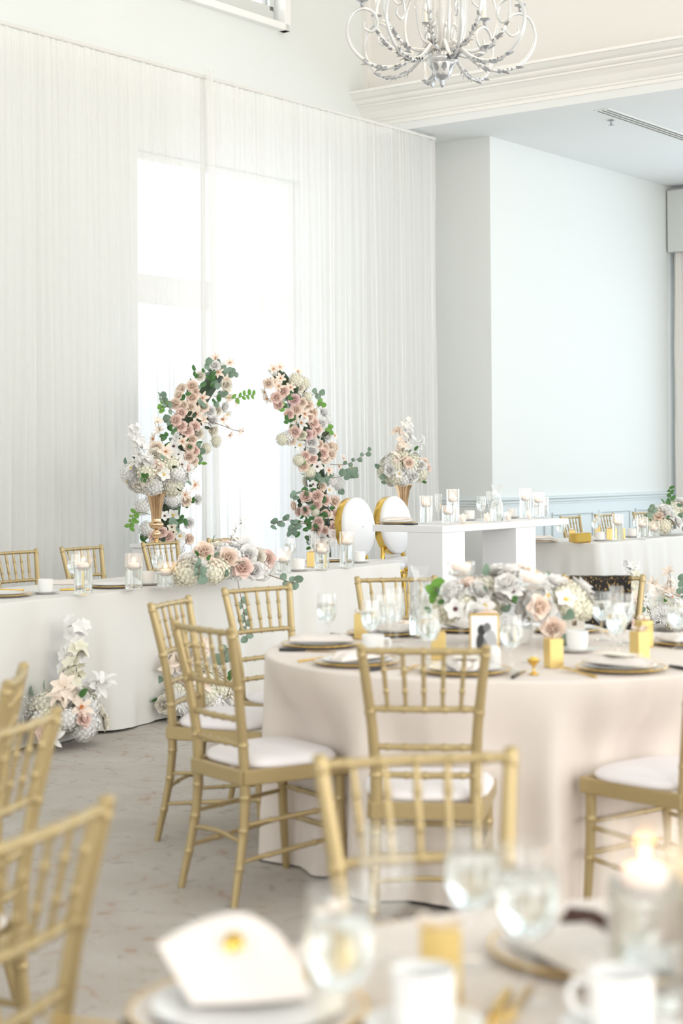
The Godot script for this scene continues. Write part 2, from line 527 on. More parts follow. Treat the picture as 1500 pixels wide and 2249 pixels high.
	g2.lathe([[0.0, -0.012], [0.035, -0.01], [0.04, 0.0]], 16)
	part(t, "escutcheon", g2.done(), M.antique_silver)
	g2 = G.new()
	g2.lathe([[0.012, -0.05], [0.009, -0.03], [0.011, -0.01]], 10)
	part(t, "body", g2.done(), M.antique_silver)
	g2 = G.new()
	g2.lathe([[0.0, -0.056], [0.03, -0.054], [0.03, -0.051], [0.0, -0.05]], 14)
	part(t, "deflector", g2.done(), M.antique_silver)

func curtain_mesh(x0: float, x1: float, y0: float, y1: float, seed_: int, pitch: float, amp: float, lean := 0.0) -> ArrayMesh:
	var g := G.new()
	g.sheet = true
	var nz := FastNoiseLite.new()
	nz.seed = seed_
	nz.frequency = 1.0
	var cols := int((x1 - x0) / 0.0075)
	var rr := []
	var nr := 26
	for j in nr + 1:
		var t := float(j) / nr
		var y := lerpf(y1, y0, t)
		var row := []
		for k in cols + 1:
			var x := x0 + (x1 - x0) * k / cols
			var w := x + 0.05 * nz.get_noise_2d(x * 2.0, y * 0.15)
			var ph := w / pitch * TAU + 2.2 * nz.get_noise_2d(x * 1.3 + 40.0, y * 0.1)
			var big := nz.get_noise_2d(x * 3.1 + 90.0, y * 0.12)
			var z := amp * (0.45 + 0.55 * t) * (sin(ph) * (0.65 + 0.7 * big) + 0.55 * sin(ph * 0.37 + 1.0 + big * 2.0)) + amp * 0.2 * pow(1.0 - t, 3.0) * sin(ph * 2.6 + big * 6.0)
			row.append(Vector3(x + lean * t * (x - x0) / (x1 - x0), y, z))
		rr.append(row)
	g.rows(rr)
	return g.done()

func drapes() -> void:
	var rod := thing("drape_rod", "thin white rod carrying the tall sheer drapes", "curtain rod", Vector3(-6.0, 4.86, 0))
	var g := G.new()
	g.tube([Vector3(-3.4, 0, 0), Vector3(6.02, 0, 0)], 0.014, 8)
	part(rod, "pole", g.done(), M.silver_paint)
	for x in [-3.3, 2.39, 5.99]:
		g = G.new()
		g.tube([Vector3(x, -4.86, 0), Vector3(x, 0.03, 0)], 0.022, 8)
		part(rod, "upright", g.done(), M.silver_paint, Vector3(0, 0, -0.04))
		part(rod, "base_plate", boxm(Vector3(0.45, 0.012, 0.35), 0.003), M.silver_paint, Vector3(x, -4.854, -0.04))
	var i := 0
	for q in [[-9.35, -3.63, 11, "white sheer drape hanging along the far wall up to the middle seam", 0.06], [-3.60, 0.0, 23, "white sheer drape from the middle seam to the grey wall corner", 0.05]]:
		var t := thing("sheer_drape", q[3], "curtain", Vector3.ZERO, 0.0, "tall sheer drapes")
		part(t, "curtain_fabric", curtain_mesh(q[0], q[1], 0.02, 4.85, q[2], 0.085, 0.026, q[4]), M.sheer_cloth)
		# the gathered sleeve round the rod
		g = G.new()
		var nz := FastNoiseLite.new()
		nz.seed = q[2] + 5
		nz.frequency = 12.0
		var rr := []
		var n := int((q[1] - q[0]) / 0.012)
		for j in 9:
			var a := TAU * j / 8
			var row := []
			for k in n + 1:
				var x: float = lerpf(q[0], q[1], float(k) / n)
				var r := 0.019 + 0.006 * nz.get_noise_1d(x) 
				row.append(Vector3(x, 4.86 + cos(a) * r, sin(a) * r))
			rr.append(row)
		g.rows(rr)
		part(t, "rod_sleeve", g.done(), M.rod_sleeve_cloth)
		i += 1
	# hem tie where the two drapes meet
	g = G.new()
	var rr2 := []
	for j in 31:
		var y := lerpf(4.92, 0.03, j / 30.0)
		var row := []
		for k in 13:
			var s := k / 12.0
			var x := -3.66 + 0.09 * s + 0.10 * (j / 30.0)
			row.append(Vector3(x, y, 0.045 + 0.02 * sin(s * TAU * 1.5 + j * 0.05)))
		rr2.append(row)
	g.sheet = true
	g.rows(rr2)
	single("seam_panel", "narrow overlapping sheer strip where the two drapes meet", "curtain", g.done(), M.sheer_cloth)
	# window dressing at the end of the low zone
	var v := thing("valance", "pale upholstered box valance over the window at the end", "valance", Vector3(4.8, 4.06, 1.65))
	part(v, "front_board", boxm(Vector3(0.03, 0.78, 2.42), 0.008), M.valance_cloth, Vector3(-0.215, 0.39, 0))
	for s in [-1, 1]:
		part(v, "return_board", boxm(Vector3(0.2, 0.78, 0.03), 0.008), M.valance_cloth, Vector3(-0.1, 0.39, s * 1.195))
	var c := thing("side_drapery", "cream floor-length drapery panel below the box valance", "curtain", Vector3(4.66, 0, 0.49))
	part(c, "curtain_fabric", curtain_mesh(0.0, 0.62, 0.02, 4.3, 31, 0.13, 0.05), M.drapery_cloth, Vector3.ZERO, Basis(Vector3.UP, -PI / 2))

func chandelier() -> void:
	var at := fl(0.767, 12.5, 4.25)
	var t := thing("chandelier", "ornate silver and white scroll chandelier hanging in the tall hall", "chandelier", at)
	var g := G.new()
	g.lathe([[0.0, 0.0], [0.012, 0.006], [0.02, 0.025], [0.016, 0.04], [0.024, 0.05], [0.02, 0.062], [0.045, 0.075], [0.055, 0.09]], 20)
	part(t, "finial", g.done(), M.antique_silver)
	g = G.new()
	g.lathe([[0.05, 0.085], [0.066, 0.10], [0.085, 0.15], [0.09, 0.18]], 20)
	var cupm := part(t, "leaf_cup", g.done(), M.silver_paint)
	for k in 8:
		g = G.new()
		g.sheet = true
		g.petal(Transform3D(Basis(Vector3.UP, TAU * k / 8), Basis(Vector3.UP, TAU * k / 8) * Vector3(0, 0.09, 0.062)), 0.10, 0.022, 0.25, 0.5, 0.25, 0.7, 5, 3)
		part(cupm, "acanthus_leaf", g.done(), M.antique_silver)
	g = G.new()
	g.lathe([[0.09, 0.18], [0.115, 0.195], [0.122, 0.215], [0.105, 0.232], [0.10, 0.245], [0.085, 0.262], [0.05, 0.27]], 28)
	part(t, "bowl", g.done(), M.silver_paint)
	g = G.new()
	for k in 28:
		var a := TAU * k / 28
		g.ball(Vector3(cos(a) * 0.093, 0.255, sin(a) * 0.093), Vector3(0.006, 0.012, 0.006), 6, 4)
	part(t, "beading", g.done(), M.silver_paint)
	g = G.new()
	g.lathe([[0.05, 0.26], [0.042, 0.30], [0.055, 0.33], [0.04, 0.36], [0.034, 0.5], [0.05, 0.55], [0.032, 0.6], [0.03, 1.0], [0.06, 1.04], [0.03, 1.1], [0.02, 1.25], [0.008, 1.27], [0.008, 3.9]], 18)
	part(t, "column", g.done(), M.silver_paint)
	g = G.new()
	g.lathe([[0.10, 3.84], [0.10, 3.87], [0.02, 3.9]], 20)
	part(t, "ceiling_rose", g.done(), M.silver_paint)
	var lower := curve2([[0.06, 0.29], [0.11, 0.33], [0.17, 0.27], [0.28, 0.18], [0.42, 0.14], [0.56, 0.17], [0.67, 0.27], [0.715, 0.40], [0.685, 0.52], [0.60, 0.575], [0.51, 0.54], [0.485, 0.46], [0.53, 0.405], [0.585, 0.43], [0.58, 0.475]])
	var upper := curve2([[0.05, 0.29], [0.12, 0.27], [0.25, 0.26], [0.38, 0.32], [0.48, 0.44], [0.51, 0.58], [0.47, 0.72], [0.38, 0.80], [0.30, 0.77], [0.28, 0.69], [0.33, 0.65], [0.37, 0.69]])
	var inner := curve2([[0.04, 0.95], [0.10, 0.98], [0.17, 0.88], [0.19, 0.7], [0.185, 0.5], [0.15, 0.36], [0.095, 0.33], [0.075, 0.40], [0.10, 0.46], [0.125, 0.43]])
	for set_ in [[lower, 8, 0.0, 0.0165, "scroll_arm"], [upper, 8, PI / 8, 0.0155, "upper_scroll"], [inner, 8, 0.1, 0.0165, "inner_scroll"]]:
		var m: ArrayMesh = null
		g = G.new()
		var pts := []
		var rad := []
		for j in set_[0].size():
			pts.append(Vector3(set_[0][j].x, set_[0][j].y, 0))
			rad.append(set_[3] * lerpf(1.1, 0.6, float(j) / set_[0].size()))
		g.tube(pts, rad, 8)
		m = g.done()
		var lm: ArrayMesh = null
		g = G.new()
		g.sheet = true
		if set_[4] != "inner_scroll":
			var n: int = pts.size()
			for j in range(int(n * 0.18), int(n * 0.36), 1):
				var dir: Vector3 = (pts[j + 1] - pts[j]).normalized()
				for s in [-1.0, 1.0]:
					var up := Vector3(-dir.y, dir.x, 0)
					var b := Basis(up.cross(dir), dir, up * -1).orthonormalized().rotated(dir, s * 1.25 + 0.5 * sin(j * 2.1))
					g.petal(Transform3D(b, pts[j]), 0.075 + 0.03 * sin(j * 1.7), 0.014, 0.3, 0.35, 0.4, 0.8, 4, 2)
			lm = g.done()
		for k in set_[1]:
			var b := Basis(Vector3.UP, TAU * k / set_[1] + set_[2])
			var arm := part(t, set_[4], m, M.silver_paint, Vector3.ZERO, b)
			if lm: part(arm, "acanthus_leaves", lm, M.antique_silver)
	var cup := G.new()
	cup.lathe([[0.0, 0.0], [0.012, 0.004], [0.018, 0.02], [0.012, 0.032], [0.03, 0.045], [0.045, 0.05], [0.045, 0.056], [0.02, 0.06]], 14)
	var cupmesh := cup.done()
	var sl := G.new()
	sl.lathe([[0.014, 0.0], [0.014, 0.10], [0.006, 0.105]], 10)
	var slm := sl.done()
	var bl := G.new()
	bl.ball(Vector3(0, 0.028, 0), Vector3(0.012, 0.03, 0.012), 8, 6)
	var blm := bl.done()
	var sh := G.new()
	sh.sheet = true
	sh.lathe([[0.075, 0.0], [0.045, 0.09]], 18, Vector3.ZERO, false)
	var shm := sh.done()
	for set2 in [[0.60, 0.585, 0.0], [0.38, 0.81, PI / 8]]:
		for k in 8:
			var p := Basis(Vector3.UP, TAU * k / 8 + set2[2]) * Vector3(set2[0], set2[1], 0)
			part(t, "candle_cup", cupmesh, M.antique_silver, p)
			var q := part(t, "candle_sleeve", slm, M.wax, p + Vector3(0, 0.055, 0))
			part(q, "bulb", blm, M.bulb_glow, Vector3(0, 0.10, 0))
			if set2[0] < 0.5: part(q, "lamp_shade", shm, M.roller_shade, Vector3(0, 0.08, 0))
	var l := OmniLight3D.new()
	l.name = "chandelier_glow"
	l.light_color = Color(1.0, 0.88, 0.72)
	l.light_energy = 3.0
	l.light_size = 0.4
	l.omni_range = 30.0
	l.omni_attenuation = 2.0
	l.shadow_enabled = true
	l.position = Vector3(0, 1.35, 0)
	t.add_child(l)

func curve2(c: Array) -> Array:     # Catmull-Rom through 2-D points
	var out := []
	for k in c.size() - 1:
		var a := Vector2(c[maxi(k - 1, 0)][0], c[maxi(k - 1, 0)][1])
		var b := Vector2(c[k][0], c[k][1])
		var d := Vector2(c[k + 1][0], c[k + 1][1])
		var e := Vector2(c[mini(k + 2, c.size() - 1)][0], c[mini(k + 2, c.size() - 1)][1])
		for j in 4:
			out.append(b.cubic_interpolate(d, a, e, j / 4.0))
	out.append(Vector2(c[-1][0], c[-1][1]))
	return out

# ---------------------------------------------------------------- draped tables
func cloth_mesh(per: Array, h: float, amp: float, flare: float, seed_: int, wave: float, dents := []) -> ArrayMesh:
	# per: [x, z, nx, nz, arc] round the rim; a flat top, a rounded edge and a skirt whose folds deepen to the floor
	var g := G.new()
	var nz := FastNoiseLite.new()
	nz.seed = seed_
	nz.frequency = 1.0
	var c := Vector2.ZERO
	for q in per: c += Vector2(q[0], q[1])
	c /= per.size()
	var rr := []
	for s in [0.0, 0.4, 0.8, 0.97]:
		var row := []
		for q in per: row.append(Vector3(lerpf(c.x, q[0], s), h, lerpf(c.y, q[1], s)))
		rr.append(row)
	for e in [[-0.012, 0.0], [-0.004, 0.0025], [0.0, 0.01]]:
		var row := []
		for q in per: row.append(Vector3(q[0] + q[2] * e[0], h - e[1], q[1] + q[3] * e[0]))
		rr.append(row)
	var nr := 18
	for j in range(1, nr + 1):
		var t := float(j) / nr
		var row := []
		for q in per:
			var a: float = q[4]
			var ph := a * wave + 2.6 * nz.get_noise_1d(a * 1.1)
			var f := sin(ph) + 0.5 * sin(ph * 1.73 + 1.3) + 0.5 * nz.get_noise_2d(a * 3.0, t * 1.5)
			var k := amp * pow(t, 0.75) * f + flare * t
			for e in dents:        # where a chair is pushed against the cloth: [towards, half width, depth]
				var off: float = e[0].cross(Vector2(q[0], q[1]))
				if e[0].dot(Vector2(q[0], q[1])) > 0: k -= e[2] * smoothstep(e[1] + 0.16, e[1], absf(off)) * smoothstep(0.0, 0.35, t)
			row.append(Vector3(q[0] + q[2] * k, lerpf(h - 0.012, 0.012 + 0.006 * sin(ph * 0.8), t), q[1] + q[3] * k))
		rr.append(row)
	g.rows(rr, true)
	return g.done()
func rim_rect(w: float, d: float, r := 0.05) -> Array:
	var out := []
	var arc := 0.0
	var pts := []
	for c in [[1, 1], [-1, 1], [-1, -1], [1, -1]]:
		var a0: float = {"11": 0.0, "-11": PI / 2, "-1-1": PI, "1-1": PI * 1.5}["%d%d" % [c[0], c[1]]]
		for k in 7:
			var a := a0 + PI / 2 * k / 6
			pts.append([Vector2(c[0] * (w / 2 - r) + cos(a) * r, c[1] * (d / 2 - r) + sin(a) * r), Vector2(cos(a), sin(a))])
	for k in pts.size():
		var p: Array = pts[k]
		var q: Array = pts[(k + 1) % pts.size()]
		var l: float = (q[0] - p[0]).length()
		var n := maxi(1, int(l / 0.022))
		for j in n:
			var s := float(j) / n
			var pos: Vector2 = p[0].lerp(q[0], s)
			var nn: Vector2 = p[1].lerp(q[1], s).normalized()
			out.append([pos.x, pos.y, nn.x, nn.y, arc + l * s])
		arc += l
	return out
func rim_round(r: float) -> Array:
	var out := []
	for k in 288:
		var a := TAU * k / 288
		out.append([cos(a) * r, sin(a) * r, cos(a), sin(a), a * r])
	return out

var TC: Vector3        # centre of the round table
var FC: Vector3        # centre of the table at the camera
func tables() -> void:
	TC = fl(0.622, 6.33)
	FC = fl(0.567, 1.85)
	var t := thing("head_table", "long head table under a pale floor-length cloth before the drapes", "table", Vector3(-7.60, 0, 2.84), 0.06)
	part(t, "tablecloth", cloth_mesh(rim_rect(5.12, 0.76), 0.76, 0.024, 0.03, 3, 13.0), M.head_linen)
	part(t, "tabletop", boxm(Vector3(5.08, 0.03, 0.72), 0.004), M.white_laminate, Vector3(0, 0.742, 0))
	t = thing("head_table", "long head table with pale cloth before the panelled wall", "table", Vector3(0.46, 0, 2.58))
	part(t, "tablecloth", cloth_mesh(rim_rect(4.88, 0.76), 0.76, 0.02, 0.04, 8, 21.0), M.head_linen)
	part(t, "tabletop", boxm(Vector3(4.84, 0.03, 0.72), 0.004), M.white_laminate, Vector3(0, 0.742, 0))
	t = thing("round_table", "large round guest table under an ivory floor-length cloth", "table", TC)
	part(t, "tablecloth", cloth_mesh(rim_round(0.915), 0.76, 0.03, 0.005, 5, 13.0, [[dent(-0.245, 5.86), 0.2, 0.13], [dent(0.265, 5.27), 0.2, 0.07], [dent(1.05, 5.43), 0.2, 0.14], [dent(-0.44, 6.66), 0.2, 0.05]]), M.table_linen)
	part(t, "tabletop", disc(0.9, 0.02), M.white_laminate, Vector3(0, 0.728, 0))
	t = thing("round_table", "blurred round guest table nearest the camera under white cloth", "table", FC)
	part(t, "tablecloth", cloth_mesh(rim_round(0.915), 0.76, 0.02, 0.0, 15, 13.0), M.table_linen)
	part(t, "tabletop", disc(0.9, 0.02), M.white_laminate, Vector3(0, 0.728, 0))
	# sweetheart table on its low stage
	t = thing("stage_riser", "low white stage under the couple's table", "stage", Vector3(-3.5, 0, 1.95))
	part(t, "deck", boxm(Vector3(2.6, 0.03, 2.3), 0.006), M.white_laminate, Vector3(0, 0.185, 0))
	part(t, "skirt", boxm(Vector3(2.56, 0.17, 2.26), 0.0), M.white_laminate, Vector3(0, 0.085, 0))
	t = thing("sweetheart_table", "white slab table on two square pedestals for the couple", "table", Vector3(-3.575, 0.2, 2.745))
	part(t, "table_top", boxm(Vector3(1.85, 0.05, 0.63), 0.003), M.white_laminate, Vector3(0, 0.77, 0))
	part(t, "pedestal", boxm(Vector3(0.3, 0.745, 0.31), 0.003), M.white_laminate, Vector3(-0.773, 0.3725, 0.157))
	part(t, "pedestal", boxm(Vector3(0.3, 0.745, 0.31), 0.003), M.white_laminate, Vector3(0.255, 0.3725, 0.157))
	for q in [[-5.27, "white square plinth behind the head table under a gold vase"], [-1.97, "white square plinth near the grey wall under a gold vase"]]:
		t = thing("plinth", q[1], "plinth", Vector3(q[0], 0, 0.95))
		part(t, "column", boxm(Vector3(0.26, 0.82, 0.26), 0.004), M.white_laminate, Vector3(0, 0.41, 0))
		part(t, "cap", boxm(Vector3(0.29, 0.03, 0.29), 0.004), M.white_laminate, Vector3(0, 0.835, 0))
	# the couple's oval-backed chairs
	var first: Node3D = null
	for q in [[-3.68, "white oval-back chair with gold rim beside the flower arch"], [-3.15, "white oval-back chair with gold rim behind the white slab table"]]:
		if first == null:
			first = oval_chair(q[1], Vector3(q[0], 0.204, 1.85))
		else:
			copy(first, "oval_chair", q[1], Vector3(q[0], 0.204, 1.85), PI, "oval-back chairs of the couple")

func dent(x: float, d: float) -> Vector2:
	var q := fl(x, d) - TC
	return Vector2(q.x, q.z).normalized()
func disc(r: float, h: float) -> ArrayMesh:
	var g := G.new()
	g.lathe([[r - 0.003, 0], [r, 0.003], [r, h - 0.003], [r - 0.003, h]], 48)
	return g.done()

func oval_ring(rx: float, ry: float, n := 40) -> Array:
	var out := []
	for k in n:
		var a := TAU * k / n
		out.append(Vector3(cos(a) * rx, sin(a) * ry, 0))
	return out
func oval_chair(label: String, at: Vector3) -> Node3D:
	var t := thing("oval_chair", label, "chair", at, PI, "oval-back chairs of the couple")     # front is -z, turned to the guests
	var lean := Basis(Vector3.RIGHT, 0.10)
	var c := Vector3(0, 0.725, 0.20)
	var g := G.new()
	var rr := []
	for e in [[0.02, 0.028], [0.9, 0.026], [0.97, 0.02], [0.97, -0.03], [1.0, -0.034], [0.99, -0.055], [0.93, -0.07], [0.7, -0.084], [0.3, -0.09], [0.02, -0.091]]:
		var row := []
		for q in oval_ring(0.212 * e[0], 0.245 * e[0]): row.append(q + Vector3(0, 0, e[1]))
		rr.append(row)
	g.rows(rr, true)
	part(t, "backrest", g.done(), M.white_leather, c, lean)
	g = G.new()
	rr = []
	for e in [[0.96, 0.035], [1.0, 0.035], [1.0, -0.034], [0.96, -0.034], [0.96, 0.035]]:
		var row := []
		for q in oval_ring(0.212 * e[0], 0.245 * e[0]): row.append(q + Vector3(0, 0, e[1]))
		rr.append(row)
	g.rows(rr, true)
	part(t, "gold_rim", g.done(), M.gold_metal, c, lean)
	g = G.new()
	g.lathe([[0.22, 0.0], [0.235, 0.02], [0.235, 0.05], [0.2, 0.075], [0.0, 0.085]], 30)
	part(t, "seat", g.done(), M.white_leather, Vector3(0, 0.39, -0.02))
	g = G.new()
	g.lathe([[0.225, 0.0], [0.232, 0.005], [0.232, 0.035], [0.225, 0.04]], 30)
	part(t, "seat_rim", g.done(), M.gold_metal, Vector3(0, 0.355, -0.02))
	for s in [-1, 1]:
		g = G.new()
		g.tube([Vector3(s * 0.19, 0, 0.26), Vector3(s * 0.17, 0.35, 0.17), Vector3(s * 0.13, 0.56, 0.20)], [0.014, 0.02, 0.02], 8)
		part(t, "leg", g.done(), M.gold_metal)
		g = G.new()
		g.tube([Vector3(s * 0.17, 0, -0.2), Vector3(s * 0.16, 0.37, -0.17)], [0.013, 0.02], 8)
		part(t, "leg", g.done(), M.gold_metal)
	return t

# ---------------------------------------------------------------- gold bamboo-turned chairs
func bamboo(pts: Array, r: Array, rings: Array, n := 8) -> ArrayMesh:
	# a rod along pts with knuckles at the given fractions of its length
	var g := G.new()
	var cv := Curve3D.new()
	for q in pts: cv.add_point(q)
	var len_ := cv.get_baked_length()
	var cuts := [0.0, 1.0]
	for k in range(1, 8): cuts.append(k / 8.0)
	for f in rings:
		var e := 0.006 / len_
		for x in [-1.6, -0.8, 0.0, 0.8, 1.6]: cuts.append(clampf(f + x * e, 0.0, 1.0))
	cuts.sort()
	var pp := []
	var rd := []
	var last := -1.0
	for f in cuts:
		if f - last < 1e-4: continue
		last = f
		pp.append(spine(pts, f))
		var q := lerpf(r[0], r[1], f * 2.0) if f < 0.5 else lerpf(r[1], r[2], f * 2.0 - 1.0)
		for h in rings:
			var w := absf(f - h) * len_
			if w < 0.0075: q += 0.0032 * (1.0 - w / 0.0075) 
		rd.append(q)
	g.tube(pp, rd, n)
	return g.done()
func spine(pts: Array, f: float) -> Vector3:
	var s := f * (pts.size() - 1)
	var k := mini(int(s), pts.size() - 2)
	var a: Vector3 = pts[maxi(k - 1, 0)]
	var e: Vector3 = pts[mini(k + 2, pts.size() - 1)]
	return pts[k].cubic_interpolate(pts[k + 1], a, e, s - k)
func post_at(s: float, h: float) -> Vector3:
	var f := clampf(h / 0.92, 0, 1)
	return spine([Vector3(s * 0.172, 0, 0.245), Vector3(s * 0.154, 0.30, 0.19), Vector3(s * 0.152, 0.60, 0.20), Vector3(s * 0.186, 0.92, 0.262)], f)
func gold_chair(label: String, at: Vector3, turn: float, group: String) -> Node3D:
	var t := thing("chiavari_chair", label, "chair", at, turn, group)
	var gm: Material = M.gold_paint
	for s in [-1.0, 1.0]:
		var o := part(t, "back_post", bamboo([post_at(s, 0), post_at(s, 0.3), post_at(s, 0.6), post_at(s, 0.91)], [0.0125, 0.0185, 0.0145], [0.16, 0.28, 0.40, 0.60, 0.79, 0.965], 10), gm)
		var g := G.new()
		g.ball(post_at(s, 0.915), Vector3(0.015, 0.009, 0.015), 10, 6)
		part(o, "cap", g.done(), gm)
		part(t, "leg", bamboo([Vector3(s * 0.185, 0, -0.20), Vector3(s * 0.180, 0.22, -0.185), Vector3(s * 0.178, 0.42, -0.180)], [0.0125, 0.0165, 0.018], [0.42, 0.70], 10), gm)
		for h in [[0.285, 0.27], [0.185, 0.165]]:
			part(t, "side_stretcher", bamboo([Vector3(s * 0.182, h[0], -0.187), (Vector3(s * 0.182, h[0], -0.187) + post_at(s, h[1])) / 2, post_at(s, h[1])], [0.0075, 0.009, 0.0075], [0.3, 0.7], 6), gm)
	for h in [0.895, 0.725, 0.625, 0.54]:
		var a := post_at(-1, h)
		var b := post_at(1, h)
		var mid := (a + b) / 2 + Vector3(0, 0, 0.012)
		part(t, "back_rail", bamboo([a, mid, b], [0.0095, 0.0105, 0.0095], [0.17, 0.33, 0.5, 0.67, 0.83], 8), gm)
	for k in 5:
		var f := (k + 1) / 6.0
		var lo := post_at(-1, 0.725).lerp(post_at(1, 0.725), f) + Vector3(0, 0, 0.01)
		var hi := post_at(-1, 0.895).lerp(post_at(1, 0.895), f) + Vector3(0, 0, 0.01)
		part(t, "spindle", bamboo([lo, (lo + hi) / 2, hi], [0.0065, 0.008, 0.0065], [0.33, 0.66], 6), gm)
	part(t, "front_stretcher", bamboo([Vector3(-0.182, 0.30, -0.187), Vector3(0, 0.30, -0.187), Vector3(0.182, 0.30, -0.187)], [0.0075, 0.009, 0.0075], [0.3, 0.7], 6), gm)
	part(t, "front_stretcher", bamboo([Vector3(-0.182, 0.20, -0.187), Vector3(0, 0.20, -0.187), Vector3(0.182, 0.20, -0.187)], [0.0075, 0.009, 0.0075], [0.3, 0.7], 6), gm)
	part(t, "rear_stretcher", bamboo([post_at(-1, 0.22), Vector3(0, 0.22, post_at(1, 0.22).z), post_at(1, 0.22)], [0.0075, 0.009, 0.0075], [0.3, 0.7], 6), gm)
	# seat frame: a trapezium of four aprons
	var c := [Vector3(-0.198, 0.42, -0.205), Vector3(0.198, 0.42, -0.205), Vector3(0.165, 0.42, 0.20), Vector3(-0.165, 0.42, 0.20)]
	for k in 4:
		var a: Vector3 = c[k]
		var b: Vector3 = c[(k + 1) % 4]
		var d := (b - a).normalized()
		part(t, "seat_apron", boxm(Vector3((b - a).length(), 0.05, 0.022), 0.004), gm, (a + b) / 2, Basis(d, Vector3.UP, d.cross(Vector3.UP)))
	part(t, "seat_cushion", K.cushion, M.cushion_cloth, Vector3(0, 0.442, 0))
	return t
func cushion_mesh() -> ArrayMesh:
	var g := G.new()
	var rr := []
	for e in [[0.0, 0.052], [0.45, 0.05], [0.78, 0.044], [0.93, 0.034], [0.99, 0.022], [1.0, 0.012], [0.97, 0.003], [0.9, 0.0], [0.0, 0.0]]:
		var row := []
		for k in 40:
			var a := TAU * k / 40
			var q := Vector2(cos(a), sin(a))
			q = Vector2(signf(q.x) * pow(absf(q.x), 0.55), signf(q.y) * pow(absf(q.y), 0.55)) * 0.93
			q = q * float(e[0])
			row.append(Vector3(q.x * (0.212 - 0.022 * q.y), e[1], q.y * 0.208 - 0.008))
		rr.append(row)
	g.rows(rr, true)
	return g.done()

func chairs() -> void:
	K.cushion = cushion_mesh()
	var near := "gold chairs round the guest tables"
	var proto := gold_chair("gold bamboo-style chair with its back to the camera at the round table", fl(0.265, 5.27), toward(fl(0.265, 5.27), fl(0.38, 6.4)), near)
	var put := func(x: float, d: float, x2: float, d2: float, label: String, group: String) -> void:
		copy(proto, "chiavari_chair", label, fl(x, d), toward(fl(x, d), fl(x2, d2)), group)
	# round the table: seat centre, then what it faces
	put.call(-0.265, 5.86, 0.63, 6.5, "gold chair pulled out sideways, front one of the pair left of the round table", near)
	put.call(-0.44, 6.66, 0.74, 6.28, "gold chair behind the pulled-out pair's front one, flowers behind its legs", near)
	put.call(-0.20, 7.26, 0.68, 6.30, "gold chair on the far left side of the round table beside the head table cloth", near)
	put.call(0.29, 7.75, 0.50, 6.25, "gold chair behind the round table's centrepiece facing the camera, bare back", near)
	put.call(1.20, 7.78, 0.95, 6.25, "gold chair draped with a black and gold shawl", near)
	put.call(1.05, 5.43, 0.45, 6.23, "gold chair cut off by the frame on the right of the round table", near)
	# foreground
	put.call(0.19, 2.93, 0.40, 1.9, "out-of-focus gold chair facing the camera across the nearest table", near)
	put.call(-0.70, 2.70, -1.58, 3.05, "very blurred gold chair in the bottom left corner", "gold chairs at the cropped table")
	put.call(-0.945, 3.68, -1.86, 3.95, "blurred gold chair, middle one of three at the left edge", "gold chairs at the cropped table")
	put.call(-1.12, 4.42, -2.0, 4.35, "gold chair farthest back of three at the left edge", "gold chairs at the cropped table")
	# along the head tables
	var row := [[32, "gold chair at the far left end of the head table"], [184, "gold chair behind the head table beside the tall candle vase"], [358, "gold chair behind the head table in front of the left gold vase"], [498, "gold chair mostly hidden behind the head table flowers"]]
	for q in row:
		var at := Vector3(on_z(q[0], 1200, 1.79).x, 0, 2.04)
		copy(proto, "chiavari_chair", q[1], at, PI + rng.randf_range(-0.08, 0.08), "gold chairs behind the head tables")
	for q in [[1254, "gold chair before the panelled wall nearest the white slab table"], [1329, "gold chair second along the panelled wall behind the tall candle"], [1411, "gold chair third along the panelled wall by the white flowers"]]:
		copy(proto, "chiavari_chair", q[1], Vector3(on_z(q[0], 1122, 1.69).x, 0, 1.94), PI, "gold chairs behind the head tables")
	# the shawl folded over the back of a chair
	var at6 := fl(1.20, 7.78)
	var turn := toward(at6, fl(0.95, 6.25))
	var g := G.new()
	g.sheet = true
	var nz := FastNoiseLite.new()
	nz.frequency = 6.0
	var rr := []
	var prof := [[0.58, 0.170], [0.66, 0.178], [0.75, 0.195], [0.84, 0.215], [0.895, 0.230], [0.915, 0.240], [0.920, 0.260], [0.910, 0.282], [0.88, 0.292], [0.78, 0.288], [0.66, 0.282], [0.56, 0.280], [0.50, 0.282]]
	for j in prof.size():
		var line := []
		for k in 21:
			var x := lerpf(-0.13, 0.158, k / 20.0)
			line.append(Vector3(x, prof[j][0] + 0.008 * nz.get_noise_1d(x + j * 0.02), prof[j][1] + 0.012 * nz.get_noise_2d(x * 2.0, prof[j][0])))
		rr.append(line)
	g.rows(rr)
	single("shawl", "black shawl with gold floral print over a gold chair back", "shawl", g.done(), M.shawl_print, at6, turn)

